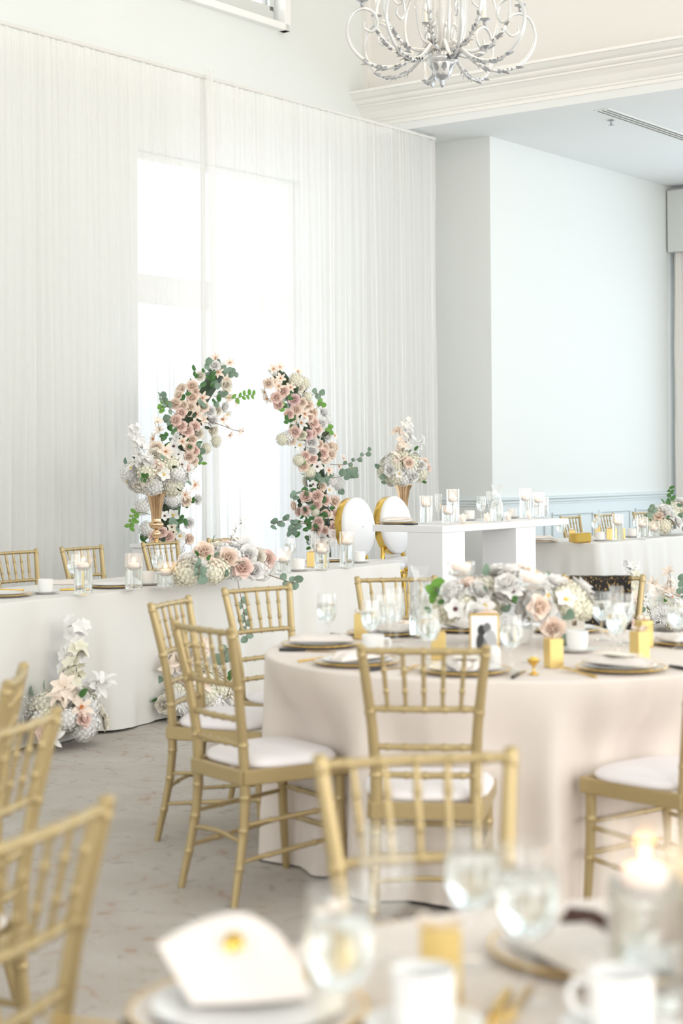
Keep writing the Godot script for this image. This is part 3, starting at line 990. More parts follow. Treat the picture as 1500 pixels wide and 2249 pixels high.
# ---------------------------------------------------------------- flowers (unit size, facing +y)
func flower_meshes() -> void:
	var r := RandomNumberGenerator.new()
	r.seed = 21
	for v in 2:
		var g := G.new()
		g.sheet = true
		for ring in [[3, 0.04, 0.62, 0.34, 0.05, -0.25, 0.9], [4, 0.10, 0.72, 0.46, 0.18, -0.2, 0.8], [5, 0.16, 0.82, 0.52, 0.42, 0.15, 0.6], [5, 0.20, 0.92, 0.58, 0.75, 0.5, 0.45], [5, 0.20, 0.92, 0.58, 1.1, 0.7, 0.3]]:
			var off := r.randf() * TAU
			for k in ring[0]:
				var b := Basis(Vector3.UP, off + TAU * k / ring[0] + r.randf_range(-0.15, 0.15))
				g.petal(Transform3D(b, b * Vector3(0, 0.0, ring[1])), ring[2] * r.randf_range(0.93, 1.05), ring[3], ring[4], ring[5], ring[6], 0.75)
		g.ball(Vector3(0, 0.25, 0), Vector3(0.14, 0.3, 0.14), 8, 5)
		K["rose%d" % v] = g.done()
	var h := G.new()
	h.sheet = true
	h.ball(Vector3.ZERO, Vector3(0.82, 0.72, 0.82), 14, 8)
	for k in 85:
		var y := 1.0 - 1.75 * (k + 0.5) / 85
		var a := k * 2.399963
		var q := sqrt(maxf(0, 1 - y * y))
		var n := Vector3(cos(a) * q, y, sin(a) * q)
		var b := aim(n, r.randf() * TAU)
		var o := n * Vector3(0.95, 0.85, 0.95) * r.randf_range(0.9, 1.06)
		for e in 4:
			var bb := b * Basis(Vector3.UP, PI / 2 * e)
			h.petal(Transform3D(bb, o), 0.17, 0.085, 1.2, 0.3, 0.3, 0.7, 2, 2)
	K.hydrangea = h.done()
	var st := G.new()
	st.sheet = true
	for k in 6:
		var b := Basis(Vector3.UP, TAU * k / 6 + r.randf_range(-0.1, 0.1))
		st.petal(Transform3D(b, Vector3.ZERO), 1.05, 0.2 + 0.06 * (k % 2), 0.75 + 0.2 * (k % 2), 0.75, 0.35, 0.8, 6, 3)
	K.star = st.done()
	st = G.new()
	for k in 5:
		var a := TAU * k / 5
		st.tube([Vector3.ZERO, Vector3(cos(a) * 0.1, 0.35, sin(a) * 0.1)], [0.03, 0.05], 5)
	K.star_eye = st.done()
	st = G.new()
	st.sheet = true
	for k in 5:
		st.petal(Transform3D(Basis(Vector3.UP, TAU * k / 5), Vector3.ZERO), 1.0, 0.45, 1.0, 0.45, 0.25, 0.6, 4, 3)
	K.cosmos = st.done()
	st = G.new()
	st.ball(Vector3(0, 0.12, 0), Vector3(0.2, 0.14, 0.2), 8, 5)
	K.eye = st.done()
	st = G.new()
	st.sheet = true
	for k in 44:
		var ring := k / 44.0
		st.petal(Transform3D(Basis(Vector3.UP, k * 2.4), Vector3.ZERO), 0.55 + 0.5 * ring, 0.07, 0.15 + 1.2 * ring, 0.25, 0.5, 0.9, 4, 1)
	K.mum = st.done()
	for q in [["leaf_round", 0.5, 0.72], ["leaf_long", 0.3, 0.8]]:
		st = G.new()
		st.sheet = true
		st.petal(Transform3D(), 1.0, q[1], 0.1, 0.5, 0.25, q[2], 5, 4)
		K[q[0]] = st.done()
	st = G.new()
	for k in 60:
		var o := Vector3(r.randfn(), r.randfn(), r.randfn()) * 0.45
		st.ball(o, Vector3.ONE * r.randf_range(0.03, 0.055), 5, 3)
		if k % 3 == 0: st.tube([Vector3(0, -0.9, 0), o], 0.008, 3)
	K.breath = st.done()

func aim(n: Vector3, twist: float) -> Basis:
	n = n.normalized()
	var s := n.cross(Vector3.UP if absf(n.y) < 0.95 else Vector3.RIGHT).normalized()
	return Basis(s, n, s.cross(n)) * Basis(Vector3.UP, twist)

func flower(p: Node, kind: String, at: Vector3, dir: Vector3, size: float, tone := "") -> MeshInstance3D:
	var b := aim(dir, rng.randf() * TAU).scaled_local(Vector3.ONE * size)
	match kind:
		"rose":
			return part(p, "rose", K["rose%d" % rng.randi_range(0, 1)], M["petal_" + tone], at, b)
		"hydrangea":
			return part(p, "hydrangea", K.hydrangea, M["petal_" + (tone if tone else "cream")], at, b)
		"star":
			var o := part(p, "star_lily", K.star, M["petal_" + (tone if tone else "apricot")], at, b)
			part(o, "stamen", K.star_eye, M.stamen_orange)
			return o
		"cosmos":
			var o := part(p, "cosmos", K.cosmos, M["petal_" + (tone if tone else "white")], at, b)
			part(o, "eye", K.eye, M.stamen_yellow if rng.randf() < 0.6 else M.stamen_dark)
			return o
		"mum":
			return part(p, "chrysanthemum", K.mum, M["petal_" + (tone if tone else "white")], at, b)
		"breath":
			var o := part(p, "gypsophila", K.breath, M.petal_white, at, b)
			o.set_meta("kind", "stuff")
			return o
		"euc":
			return part(p, "eucalyptus_leaf", K.leaf_round, M.leaf_eucalyptus if tone == "" else M[tone], at, b)
	return part(p, "leaf", K.leaf_long, M[tone] if tone else M.leaf_green, at, b)

func sprig(p: Node, pts: Array, leaf: String, n: int, size: float, tone: String) -> void:
	# a thin stem along pts with leaves or blossoms set along it
	var g := G.new()
	var pp := []
	for k in 9: pp.append(spine(pts, k / 8.0))
	g.tube(pp, 0.0028, 4)
	var s := part(p, "stem", g.done(), M.stem if leaf != "leaf" else M.stem_green)
	for k in n:
		var f := lerpf(0.25, 1.0, (k + 0.5) / n)
		var at := spine(pts, f)
		var d := (spine(pts, minf(f + 0.05, 1.0)) - spine(pts, f - 0.05)).normalized()
		var side := d.cross(Vector3(-0.6, 0.1, 0.7)).normalized() * (1.0 if k % 2 else -1.0)
		var dir := (side + d * 0.5 + Vector3(rng.randf_range(-0.4, 0.4), rng.randf_range(-0.3, 0.3), rng.randf_range(-0.4, 0.4)))
		if leaf == "blossom":
			for e in 2:
				var o := at + Vector3(rng.randf_range(-1, 1), rng.randf_range(-1, 1), rng.randf_range(-1, 1)) * size * 0.9
				part(s, "blossom", K.cosmos, M[tone], o, aim(o - at + Vector3(-0.02, 0.01, 0.02), rng.randf() * TAU).scaled_local(Vector3.ONE * size))
		elif leaf == "star":
			var o := part(s, "star_lily", K.star, M[tone], at, aim(dir + Vector3(-0.5, 0.3, 0.6), rng.randf() * TAU).scaled_local(Vector3.ONE * size))
			if o: pass
		else:
			# leaves turn their flat side partly to the viewer
			var y := dir.normalized()
			var zz := Vector3(-0.7 + rng.randf_range(-0.5, 0.5), rng.randf_range(-0.4, 0.4), 0.6).normalized()
			var x := y.cross(zz).normalized()
			part(s, leaf if leaf == "leaf" else "eucalyptus_leaf", K.leaf_long if leaf == "leaf" else K.leaf_round, M[tone], at, Basis(x, y, x.cross(y)).scaled_local(Vector3.ONE * size * rng.randf_range(0.8, 1.15)))

# fill a blob with flowers over its upper and outer surface; mix: [kind, tone, size, count]
func blob(p: Node, c: Vector3, rad: Vector3, mixes: Array, low := -0.2) -> void:
	var todo := []
	for q in mixes:
		for k in q[3]: todo.append(q)
	for k in range(todo.size() - 1, 0, -1):
		var j := rng.randi_range(0, k)
		var x = todo[k]
		todo[k] = todo[j]
		todo[j] = x
	for k in todo.size():
		var y := lerpf(1.0, low, (k + 0.5) / todo.size())
		var a := k * 2.399963 + rng.randf() * 0.5
		var q := sqrt(maxf(0, 1 - y * y))
		var n := Vector3(cos(a) * q, y, sin(a) * q)
		var e: Array = todo[k]
		var inset := 0.8 if e[0] == "hydrangea" else (1.12 if e[0] in ["euc", "leaf", "breath"] else 1.0)
		var dir := n / rad
		flower(p, e[0], c + n * rad * inset * rng.randf_range(0.9, 1.05), dir.normalized() + Vector3(rng.randf_range(-0.2, 0.2), 0.1, rng.randf_range(-0.2, 0.2)), e[2] * rng.randf_range(0.88, 1.12), e[1])

const FACE := Vector3(-0.72, 0.12, 0.68)       # towards the guests' side of the arch
func florals() -> void:
	var arch := thing("flower_arch", "arch half of roses and greenery curving right beside the gold vase", "flower arch", on_z(372, 1200, 0.45) * Vector3(1, 0, 1), 0.0, "flower arch halves")
	build_arch(arch, [[372, 1330], [372, 1230], [374, 1140], [384, 1050], [402, 970], [428, 900], [462, 845], [498, 795]], 52.0, [
		# zoomed crop of the photograph: x, y, kind, tone, size (m)
		[1205, 120, "star", "apricot", .05], [1060, 70, "star", "apricot", .05], [1085, 215, "star", "apricot", .06], [1050, 150, "rose", "white", .05], [1170, 340, "rose", "ivory", .055], [1165, 400, "star", "apricot", .06], [1200, 470, "cosmos", "apricot", .05], [1275, 515, "star", "apricot", .05], [1175, 290, "star", "apricot", .05], [905, 250, "rose", "ivory", .045],
		[710, 380, "rose", "apricot", .055], [820, 350, "rose", "peach", .055], [845, 410, "rose", "peach", .05], [690, 440, "rose", "apricot", .045], [825, 470, "rose", "peach", .055], [650, 530, "rose", "peach", .055], [740, 545, "rose", "apricot", .045], [930, 470, "star", "apricot", .065], [940, 560, "rose", "peach", .05], [810, 560, "rose", "apricot", .05], [715, 620, "rose", "blush", .05],
		[870, 630, "star", "apricot", .075], [1010, 610, "rose", "white", .055], [1080, 600, "rose", "ivory", .05], [930, 690, "star", "apricot", .06], [1030, 700, "rose", "white", .06], [1150, 570, "rose", "white", .055], [1140, 690, "star", "apricot", .065], [1190, 640, "cosmos", "white", .05], [660, 695, "rose", "blush", .055], [715, 755, "rose", "blush", .055], [780, 800, "rose", "blush", .057], [855, 755, "rose", "blush", .05], [1040, 800, "rose", "ivory", .058], [890, 830, "rose", "ivory", .055],
		[665, 860, "mum", "white", .06], [730, 910, "star", "apricot", .06], [830, 890, "rose", "peach", .045], [800, 960, "rose", "peach", .05], [850, 1000, "rose", "blush", .05], [640, 950, "cosmos", "white", .06], [1080, 910, "hydrangea", "cream", .055], [980, 980, "hydrangea", "cream", .05], [690, 1040, "cosmos", "white", .06], [800, 1060, "rose", "peach", .05], [840, 1100, "rose", "apricot", .05], [470, 1000, "star", "apricot", .065], [430, 880, "star", "apricot", .065], [470, 710, "star", "apricot", .05], [1210, 845, "star", "apricot", .05], [1325, 805, "star", "apricot", .045],
		[790, 1180, "cosmos", "white", .06], [730, 1250, "hydrangea", "white", .07], [860, 1340, "star", "apricot", .055], [640, 1480, "hydrangea", "white", .075], [760, 1440, "star", "apricot", .055], [770, 1500, "rose", "apricot", .05], [890, 1490, "rose", "white", .05], [640, 1350, "hydrangea", "cream", .07], [310, 1560, "hydrangea", "white", .07], [420, 1480, "hydrangea", "white", .07],
		[640, 1640, "cosmos", "white", .06], [550, 1650, "cosmos", "white", .05], [800, 1720, "rose", "white", .05], [625, 1760, "cosmos", "cream", .045], [640, 1810, "cosmos", "cream", .04], [350, 1780, "hydrangea", "white", .07], [520, 1810, "rose", "blush", .05], [590, 1860, "rose", "blush", .055], [440, 1860, "rose", "blush", .05], [710, 1850, "cosmos", "white", .06], [800, 1880, "rose", "peach", .05], [420, 1970, "hydrangea", "white", .07], [560, 1980, "rose", "ivory", .055], [680, 1970, "hydrangea", "white", .07]],
		Vector2(240, 770), 4.545, [[960, 330, 190, 14, "leaf_green"], [1000, 430, 140, 10, "leaf_eucalyptus"], [990, 200, 90, 6, "leaf_green"], [760, 430, 60, 4, "leaf_green"], [590, 720, 60, 5, "leaf_eucalyptus"], [780, 690, 90, 6, "leaf_dark"], [930, 760, 70, 5, "leaf_dark"], [600, 850, 90, 8, "leaf_green"], [830, 930, 70, 5, "leaf_green"], [560, 960, 60, 4, "leaf_green"], [1000, 160, 90, 4, "leaf_eucalyptus"], [900, 1120, 60, 4, "leaf_bright"], [770, 1600, 120, 9, "leaf_green"], [700, 1720, 80, 6, "leaf_eucalyptus"], [540, 1850, 80, 6, "leaf_dark"], [330, 1890, 60, 4, "leaf_green"], [240, 1700, 50, 3, "leaf_bright"]])
	var z := 0.55
	sprig(arch, lp(arch, [[470, 870], [515, 875], [540, 868], [558, 868]], z), "leaf", 9, 0.05, "leaf_bright")
	sprig(arch, lp(arch, [[400, 920], [375, 900], [360, 880], [352, 865]], z), "euc", 7, 0.05, "leaf_eucalyptus")
	sprig(arch, lp(arch, [[390, 890], [368, 880], [358, 890], [352, 900]], z), "euc", 5, 0.05, "leaf_bright")
	sprig(arch, lp(arch, [[470, 830], [490, 815], [505, 818], [520, 818]], z), "euc", 6, 0.055, "leaf_eucalyptus")
	sprig(arch, lp(arch, [[460, 925], [490, 935], [515, 945], [535, 947]], z), "star", 2, 0.05, "petal_apricot")
	sprig(arch, lp(arch, [[360, 985], [352, 955], [348, 930], [345, 925]], z), "star", 2, 0.05, "petal_apricot")
	sprig(arch, lp(arch, [[330, 1130], [300, 1125], [290, 1140], [285, 1160]], z), "leaf", 9, 0.05, "leaf_bright")
	sprig(arch, lp(arch, [[420, 1040], [432, 1020], [436, 1000], [440, 980]], z), "euc", 5, 0.055, "leaf_eucalyptus")
	arch = thing("flower_arch", "arch half of blush roses on a white frame curving left by oval chair", "flower arch", on_z(705, 1200, 0.45) * Vector3(1, 0, 1), 0.0, "flower arch halves")
	build_arch(arch, [[708, 1330], [708, 1230], [706, 1150], [700, 1080], [690, 1010], [672, 945], [650, 885], [622, 838], [600, 812]], 46.0, [
		[160, 155, "star", "apricot", .055], [225, 130, "star", "apricot", .055], [235, 255, "star", "apricot", .055], [435, 180, "star", "apricot", .055], [95, 320, "rose", "apricot", .05], [55, 420, "star", "apricot", .055], [75, 490, "star", "apricot", .055], [160, 300, "star", "apricot", .06], [215, 350, "star", "apricot", .055], [265, 405, "rose", "blush", .058], [180, 480, "rose", "blush", .056], [210, 555, "rose", "blush", .053], [390, 500, "rose", "mauve", .06], [420, 280, "hydrangea", "cream", .075], [510, 310, "hydrangea", "cream", .065], [450, 360, "rose", "ivory", .055], [540, 460, "hydrangea", "cream", .05], [350, 360, "star", "apricot", .055],
		[330, 660, "rose", "blush", .05], [410, 610, "rose", "peach", .058], [550, 560, "rose", "apricot", .055], [480, 530, "rose", "apricot", .05], [510, 660, "star", "apricot", .065], [600, 650, "rose", "peach", .055], [470, 760, "star", "white", .075], [390, 720, "cosmos", "ivory", .05], [610, 760, "rose", "blush", .057], [645, 830, "rose", "blush", .055], [560, 700, "rose", "peach", .05], [730, 640, "rose", "white", .06], [700, 770, "rose", "white", .065], [770, 720, "hydrangea", "white", .06], [395, 860, "rose", "blush", .058], [470, 900, "rose", "cream", .05], [540, 890, "rose", "mauve", .055], [590, 880, "rose", "blush", .05], [760, 910, "rose", "white", .06], [850, 900, "star", "apricot", .055], [310, 930, "hydrangea", "white", .07], [230, 950, "hydrangea", "cream", .06], [360, 960, "rose", "apricot", .045],
		[450, 1010, "cosmos", "white", .06], [590, 980, "rose", "white", .065], [590, 1070, "rose", "white", .06], [670, 1000, "rose", "peach", .05], [730, 1040, "rose", "peach", .052], [810, 1020, "rose", "apricot", .055], [850, 1030, "rose", "apricot", .05], [710, 1100, "rose", "blush", .06], [810, 1110, "rose", "apricot", .055], [510, 1130, "rose", "blush", .05], [590, 1160, "rose", "blush", .055], [740, 1160, "rose", "apricot", .055], [490, 1250, "rose", "peach", .055], [650, 1250, "cosmos", "white", .065], [560, 1310, "hydrangea", "cream", .06], [780, 1290, "star", "apricot", .06], [950, 1160, "star", "apricot", .055], [900, 1250, "star", "apricot", .055], [1040, 1260, "star", "apricot", .05], [430, 1180, "hydrangea", "cream", .06], [820, 1400, "hydrangea", "white", .075], [900, 1440, "hydrangea", "white", .07], [690, 1470, "rose", "peach", .055], [600, 1450, "cosmos", "white", .05], [790, 1510, "cosmos", "white", .055],
		[515, 1590, "rose", "blush", .06], [645, 1580, "rose", "blush", .062], [740, 1630, "rose", "blush", .055], [635, 1680, "rose", "blush", .055], [385, 1690, "rose", "peach", .053], [430, 1760, "rose", "blush", .045], [510, 1750, "rose", "blush", .052], [850, 1640, "rose", "peach", .06], [620, 1760, "hydrangea", "cream", .045], [740, 1780, "rose", "blush", .045], [790, 1790, "cosmos", "apricot", .045], [840, 1780, "rose", "blush", .05], [660, 1870, "rose", "blush", .055], [640, 1950, "rose", "blush", .06], [730, 1970, "rose", "blush", .05], [840, 1920, "rose", "blush", .058], [840, 2010, "rose", "blush", .055], [820, 2110, "mum", "white", .06], [700, 2070, "rose", "white", .055], [600, 2060, "hydrangea", "white", .06], [720, 2180, "hydrangea", "white", .065]],
		Vector2(570, 780), 5.111, [[300, 480, 110, 8, "leaf_green"], [430, 430, 60, 4, "leaf_dark"], [290, 590, 50, 4, "leaf_bright"], [340, 760, 70, 5, "leaf_green"], [500, 830, 100, 6, "leaf_dark"], [680, 920, 60, 4, "leaf_dark"], [480, 950, 70, 5, "leaf_green"], [660, 1160, 70, 5, "leaf_dark"], [560, 1230, 70, 5, "leaf_bright"], [720, 1340, 80, 6, "leaf_eucalyptus"], [650, 1420, 90, 6, "leaf_eucalyptus"], [540, 1480, 110, 10, "leaf_green"], [600, 1520, 90, 6, "leaf_dark"], [500, 1660, 70, 6, "leaf_dark"], [700, 1720, 110, 9, "leaf_green"], [560, 1820, 130, 10, "leaf_green"], [760, 1850, 80, 7, "leaf_dark"], [480, 1960, 120, 10, "leaf_green"], [640, 2030, 80, 6, "leaf_dark"], [900, 1580, 50, 3, "leaf_eucalyptus"]])
	sprig(arch, lp(arch, [[725, 1020], [760, 1020], [790, 1005], [815, 988]], 0.6), "euc", 7, 0.045, "leaf_eucalyptus")
	sprig(arch, lp(arch, [[730, 1050], [755, 1045], [770, 1040], [782, 1040]], 0.62), "euc", 9, 0.065, "leaf_eucalyptus")
	sprig(arch, lp(arch, [[680, 1150], [645, 1142], [615, 1145], [598, 1155]], 0.6), "euc", 5, 0.07, "leaf_eucalyptus")
	sprig(arch, lp(arch, [[675, 1150], [655, 1150], [645, 1160], [640, 1172]], 0.62), "euc", 6, 0.065, "leaf_eucalyptus")
	sprig(arch, lp(arch, [[670, 1080], [655, 1080], [650, 1088], [645, 1092]], 0.62), "euc", 4, 0.055, "leaf_eucalyptus")
	sprig(arch, lp(arch, [[670, 880], [690, 865], [700, 865], [706, 868]], 0.55), "euc", 3, 0.06, "leaf_eucalyptus")
	sprig(arch, lp(arch, [[690, 900], [702, 892], [706, 888], [708, 880]], 0.55), "euc", 3, 0.05, "leaf_bright")
	sprig(arch, lp(arch, [[700, 960], [718, 950], [726, 945], [730, 940]], 0.55), "euc", 3, 0.055, "leaf_bright")
	# the two gold vases on plinths
	var rim := [[0.045, 0.0], [0.05, 0.006], [0.045, 0.014], [0.02, 0.025], [0.014, 0.035], [0.03, 0.05], [0.036, 0.072], [0.03, 0.092], [0.014, 0.105], [0.04, 0.118], [0.055, 0.135], [0.056, 0.15], [0.045, 0.163], [0.037, 0.17], [0.036, 0.19], [0.045, 0.27], [0.06, 0.35], [0.08, 0.395], [0.083, 0.405], [0.076, 0.403], [0.05, 0.33], [0.03, 0.2]]
	var gv := G.new()
	var rr := []
	for q in rim:
		var row := []
		for k in 40:
			var a := TAU * k / 40
			var fl_ := 1.0 + (0.05 * cos(a * 10.0) if q[1] > 0.17 else 0.0)
			row.append(Vector3(cos(a) * q[0] * fl_, q[1], sin(a) * q[0] * fl_))
		rr.append(row)
	gv.rows(rr, true)
	gv.fan(rr[0], true)
	var vm := gv.done()
	var va := thing("flower_vase", "fluted gold vase of white flowers in front of the arch's green side", "flower vase", Vector3(-5.27, 0.85, 0.95), 0.0, "gold vases on plinths")
	part(va, "vase", vm, M.rose_gold)
	blob(va, Vector3(0, 0.52, 0), Vector3(0.25, 0.14, 0.22), [["hydrangea", "cream", .085, 20], ["hydrangea", "white", .08, 8], ["cosmos", "white", .055, 8], ["rose", "ivory", .055, 3], ["rose", "blush", .055, 1], ["euc", "", .05, 4], ["leaf", "leaf_dark", .06, 4], ["breath", "", .06, 3]], -0.75)
	flower(va, "rose", Vector3(-0.14, 0.575, 0.13), FACE, 0.06, "blush")
	for q in [[-0.07, 0.68, .05, "rose", "ivory", .055], [-.02, .70, .12, "star", "apricot", .07], [.06, .66, .1, "cosmos", "white", .065], [.0, .73, 0, "rose", "apricot", .055], [.12, .63, .12, "cosmos", "white", .065], [.07, .6, .2, "cosmos", "white", .06], [-.2, .60, .05, "rose", "white", .055]]:
		flower(va, q[3], Vector3(q[0], q[1], q[2]), FACE, q[5], q[4])
	sprig(va, [Vector3(-.05, .55, .05), Vector3(-.18, .68, .06), Vector3(-.25, .80, .05), Vector3(-.30, .86, .04)], "blossom", 12, 0.038, "petal_white")
	sprig(va, [Vector3(-.05, .55, .1), Vector3(-.18, .60, .12), Vector3(-.27, .66, .12), Vector3(-.32, .68, .12)], "star", 3, 0.06, "petal_white")
	sprig(va, [Vector3(-.1, .5, .05), Vector3(-.2, .5, .12), Vector3(-.28, .5, .14), Vector3(-.33, .52, .16)], "leaf", 6, 0.05, "leaf_green")
	flower(va, "breath", Vector3(-.27, .42, .15), FACE, 0.09)
	flower(va, "breath", Vector3(-.22, .46, .2), FACE, 0.07)
	va = thing("flower_vase", "fluted gold vase of white flowers against the drape's end", "flower vase", Vector3(-1.97, 0.85, 0.95), 0.0, "gold vases on plinths")
	part(va, "vase", vm, M.rose_gold)
	blob(va, Vector3(0, 0.54, 0), Vector3(0.22, 0.17, 0.2), [["hydrangea", "cream", .08, 14], ["hydrangea", "white", .075, 8], ["rose", "white", .055, 6], ["rose", "peach", .048, 3], ["cosmos", "white", .055, 5], ["euc", "", .055, 7], ["leaf", "leaf_green", .055, 4], ["breath", "", .06, 3]], -0.7)
	for q in [[-.14, .6, .16, "rose", "peach"], [.06, .60, .18, "rose", "peach"], [.16, .55, .14, "rose", "blush"], [.0, .58, .2, "rose", "white"]]:
		flower(va, q[3], Vector3(q[0], q[1], q[2]), FACE, 0.052, q[4])
	sprig(va, [Vector3(0, .6, 0), Vector3(.04, .78, 0), Vector3(.07, .92, 0), Vector3(.07, 1.0, 0)], "blossom", 9, 0.034, "petal_white")
	sprig(va, [Vector3(-.03, .6, .05), Vector3(-.08, .72, .05), Vector3(-.11, .83, .05), Vector3(-.14, .92, .05)], "blossom", 9, 0.042, "petal_apricot")
	sprig(va, [Vector3(-.0, .6, .05), Vector3(.0, .72, .05), Vector3(.02, .78, .05), Vector3(.02, .84, .05)], "blossom", 8, 0.045, "petal_white")
	sprig(va, [Vector3(.05, .6, .05), Vector3(.16, .70, .03), Vector3(.24, .76, .02), Vector3(.32, .82, 0)], "star", 6, 0.055, "petal_white")
	sprig(va, [Vector3(-.05, .55, .1), Vector3(-.2, .62, .1), Vector3(-.26, .66, .1), Vector3(-.28, .68, .1)], "star", 2, 0.055, "petal_apricot")
	# low arrangements on the tables
	var ga := thing("table_garland", "low flower garland spilling over the head table's front edge", "flower arrangement", on_h(503, 1287, 0.76) + Vector3(0.03, 0, -0.12))
	for q in [[-.20, .07, 0.05, .15, .10, .14], [0.04, .09, 0, .19, .14, .16], [0.25, .07, -0.02, .18, .12, .14]]:
		blob(ga, Vector3(q[0], q[1], q[2]), Vector3(q[3], q[4], q[5]), [["hydrangea", "cream" if q[0] < 0 else "white", .075, 7], ["rose", "ivory", .055, 4], ["rose", "blush" if q[0] > 0 else "peach", .055, 3], ["mum", "white", .07, 2], ["rose", "white", .055, 3], ["euc", "", .05, 4], ["leaf", "leaf_green", .05, 2], ["breath", "", .06, 2]], 0.0)
	for q in [[-.05, .16, .13, "peach"], [.02, .10, .18, "blush"], [-.2, .2, .08, "peach"], [.20, .15, .13, "ivory"], [.33, .13, .1, "blush"], [.12, .08, .18, "white"], [.1, .17, .15, "white"]]:
		flower(ga, "rose", Vector3(q[0], q[1], q[2]), FACE + Vector3(0, .2, 0), 0.062, q[3])
	flower(ga, "mum", Vector3(.14, .22, .08), FACE + Vector3(0, .5, 0), 0.10, "white")
	sprig(ga, [Vector3(-.05, .04, .2), Vector3(-.06, -.08, .24), Vector3(-.04, -.2, .25), Vector3(-.03, -.3, .255)], "euc", 8, 0.05, "leaf_eucalyptus")
	sprig(ga, [Vector3(.25, .05, .18), Vector3(.32, .02, .23), Vector3(.38, 0, .25), Vector3(.42, .0, .27)], "euc", 5, 0.05, "leaf_eucalyptus")
	sprig(ga, [Vector3(-.2, .1, .1), Vector3(-.28, .14, .14), Vector3(-.33, .12, .16), Vector3(-.36, .06, .18)], "euc", 5, 0.06, "leaf_eucalyptus")
	sprig(ga, [Vector3(.1, .2, 0), Vector3(.14, .28, 0), Vector3(.2, .34, 0), Vector3(.26, .36, 0)], "blossom", 4, 0.02, "petal_white")
	ga = thing("table_garland", "low white flower garland on the head table at the frame's edge", "flower arrangement", on_h(1478, 1176, 0.76) + Vector3(0.1, 0, -0.12))
	for q in [[-.12, .08, .05, .18, .16, .15], [.2, .1, 0, .24, .2, .17]]:
		blob(ga, Vector3(q[0], q[1], q[2]), Vector3(q[3], q[4], q[5]), [["hydrangea", "cream", .08, 8], ["rose", "white", .07, 7], ["rose", "peach", .06, 2], ["euc", "", .06, 4], ["leaf", "leaf_green", .06, 5]], 0.0)
	sprig(ga, [Vector3(-.2, .2, .05), Vector3(-.32, .26, .05), Vector3(-.4, .24, .06), Vector3(-.46, .22, .06)], "euc", 5, 0.06, "leaf_eucalyptus")
	sprig(ga, [Vector3(.0, .2, .05), Vector3(.0, .3, .05), Vector3(-.02, .38, .06), Vector3(-.04, .44, .06)], "leaf", 6, 0.06, "leaf_green")
	ga = thing("centrepiece", "low hydrangea centrepiece with eucalyptus on the round table", "flower arrangement", on_h(1125, 1414, 0.76))
	var cb := G.new()
	cb.lathe([[0.05, 0], [0.07, 0.01], [0.09, 0.06], [0.085, 0.065]], 20)
	part(ga, "bowl", cb.done(), M.porcelain)
	var along := R
	for q in [[-.17, .13, .13, .10], [.0, .16, .16, .12], [.17, .13, .13, .10]]:
		blob(ga, along * q[0] + Vector3(0, q[1], 0), Vector3(q[2], q[3], q[2]), [["hydrangea", "cream", .055, 8], ["rose", "white", .055, 6], ["rose", "peach", .05, 4], ["cosmos", "white", .05, 6], ["euc", "", .05, 3], ["leaf", "leaf_green", .045, 2]], -0.1)
	flower(ga, "rose", along * -.13 + Vector3(-.1, .10, .1), FACE, 0.05, "peach")
	flower(ga, "rose", along * .12 + Vector3(-.1, .07, .1), FACE, 0.05, "peach")
	sprig(ga, [along * -.2 + Vector3(0, .1, 0), along * -.25 + Vector3(0, .15, 0), along * -.28 + Vector3(0, .19, 0), along * -.30 + Vector3(0, .22, 0)], "euc", 5, 0.06, "leaf_bright")
	sprig(ga, [along * .1 + Vector3(-.08, .05, .1), along * .12 + Vector3(-.1, .02, .12), along * .14 + Vector3(-.12, .015, .14), along * .14 + Vector3(-.14, .02, .16)], "euc", 4, 0.055, "leaf_eucalyptus")
	# floor arrangements before the tables
	for q in [
		[Vector2(140, 1640), "tall white floor flowers before the head table at the left", .22, .20, 1.0, 0],
		[Vector2(425, 1575), "floor flowers before the head table behind the gold chair legs", .26, .18, .7, 1],
		[Vector2(790, 1440), "floor flowers before the head table's end, behind the round table", .22, .2, .9, 2],
		[Vector2(1215, 1370), "white floor flowers between the slab table and right head table", .22, .2, 1.1, 3],
		[Vector2(1470, 1360), "peach star-lily floor flowers before the panelled-wall table", .26, .2, 1.0, 4]]:
		var at := on_h(q[0].x, q[0].y, 0.0)
		if q[5] in [3, 4]: at = Vector3(at.x, 0, 3.3)
		if q[5] == 2: at = Vector3(-5.35, 0, 3.42)
		if q[5] == 3: at = Vector3(-2.15, 0, 3.32)
		if q[5] == 4: at = on_z(1460, 1300, 3.3) * Vector3(1, 0, 1)
		var fa := thing("floor_flowers", q[1], "flower arrangement", at, 0.0, "floor flowers along the head tables")
		var w: float = q[2]
		blob(fa, Vector3(0, 0.10, 0), Vector3(w, q[3], w * 0.75), [["hydrangea", "cream", .075, 12], ["hydrangea", "white", .07, 6], ["rose", "ivory", .055, 4], ["rose", "blush", .05, 3], ["star", "apricot", .075, 3], ["star", "white", .08, 4], ["cosmos", "white", .055, 4], ["euc", "", .05, 4], ["leaf", "leaf_green", .06, 4], ["breath", "", .07, 5]], -0.1)
		var hh: float = q[4]
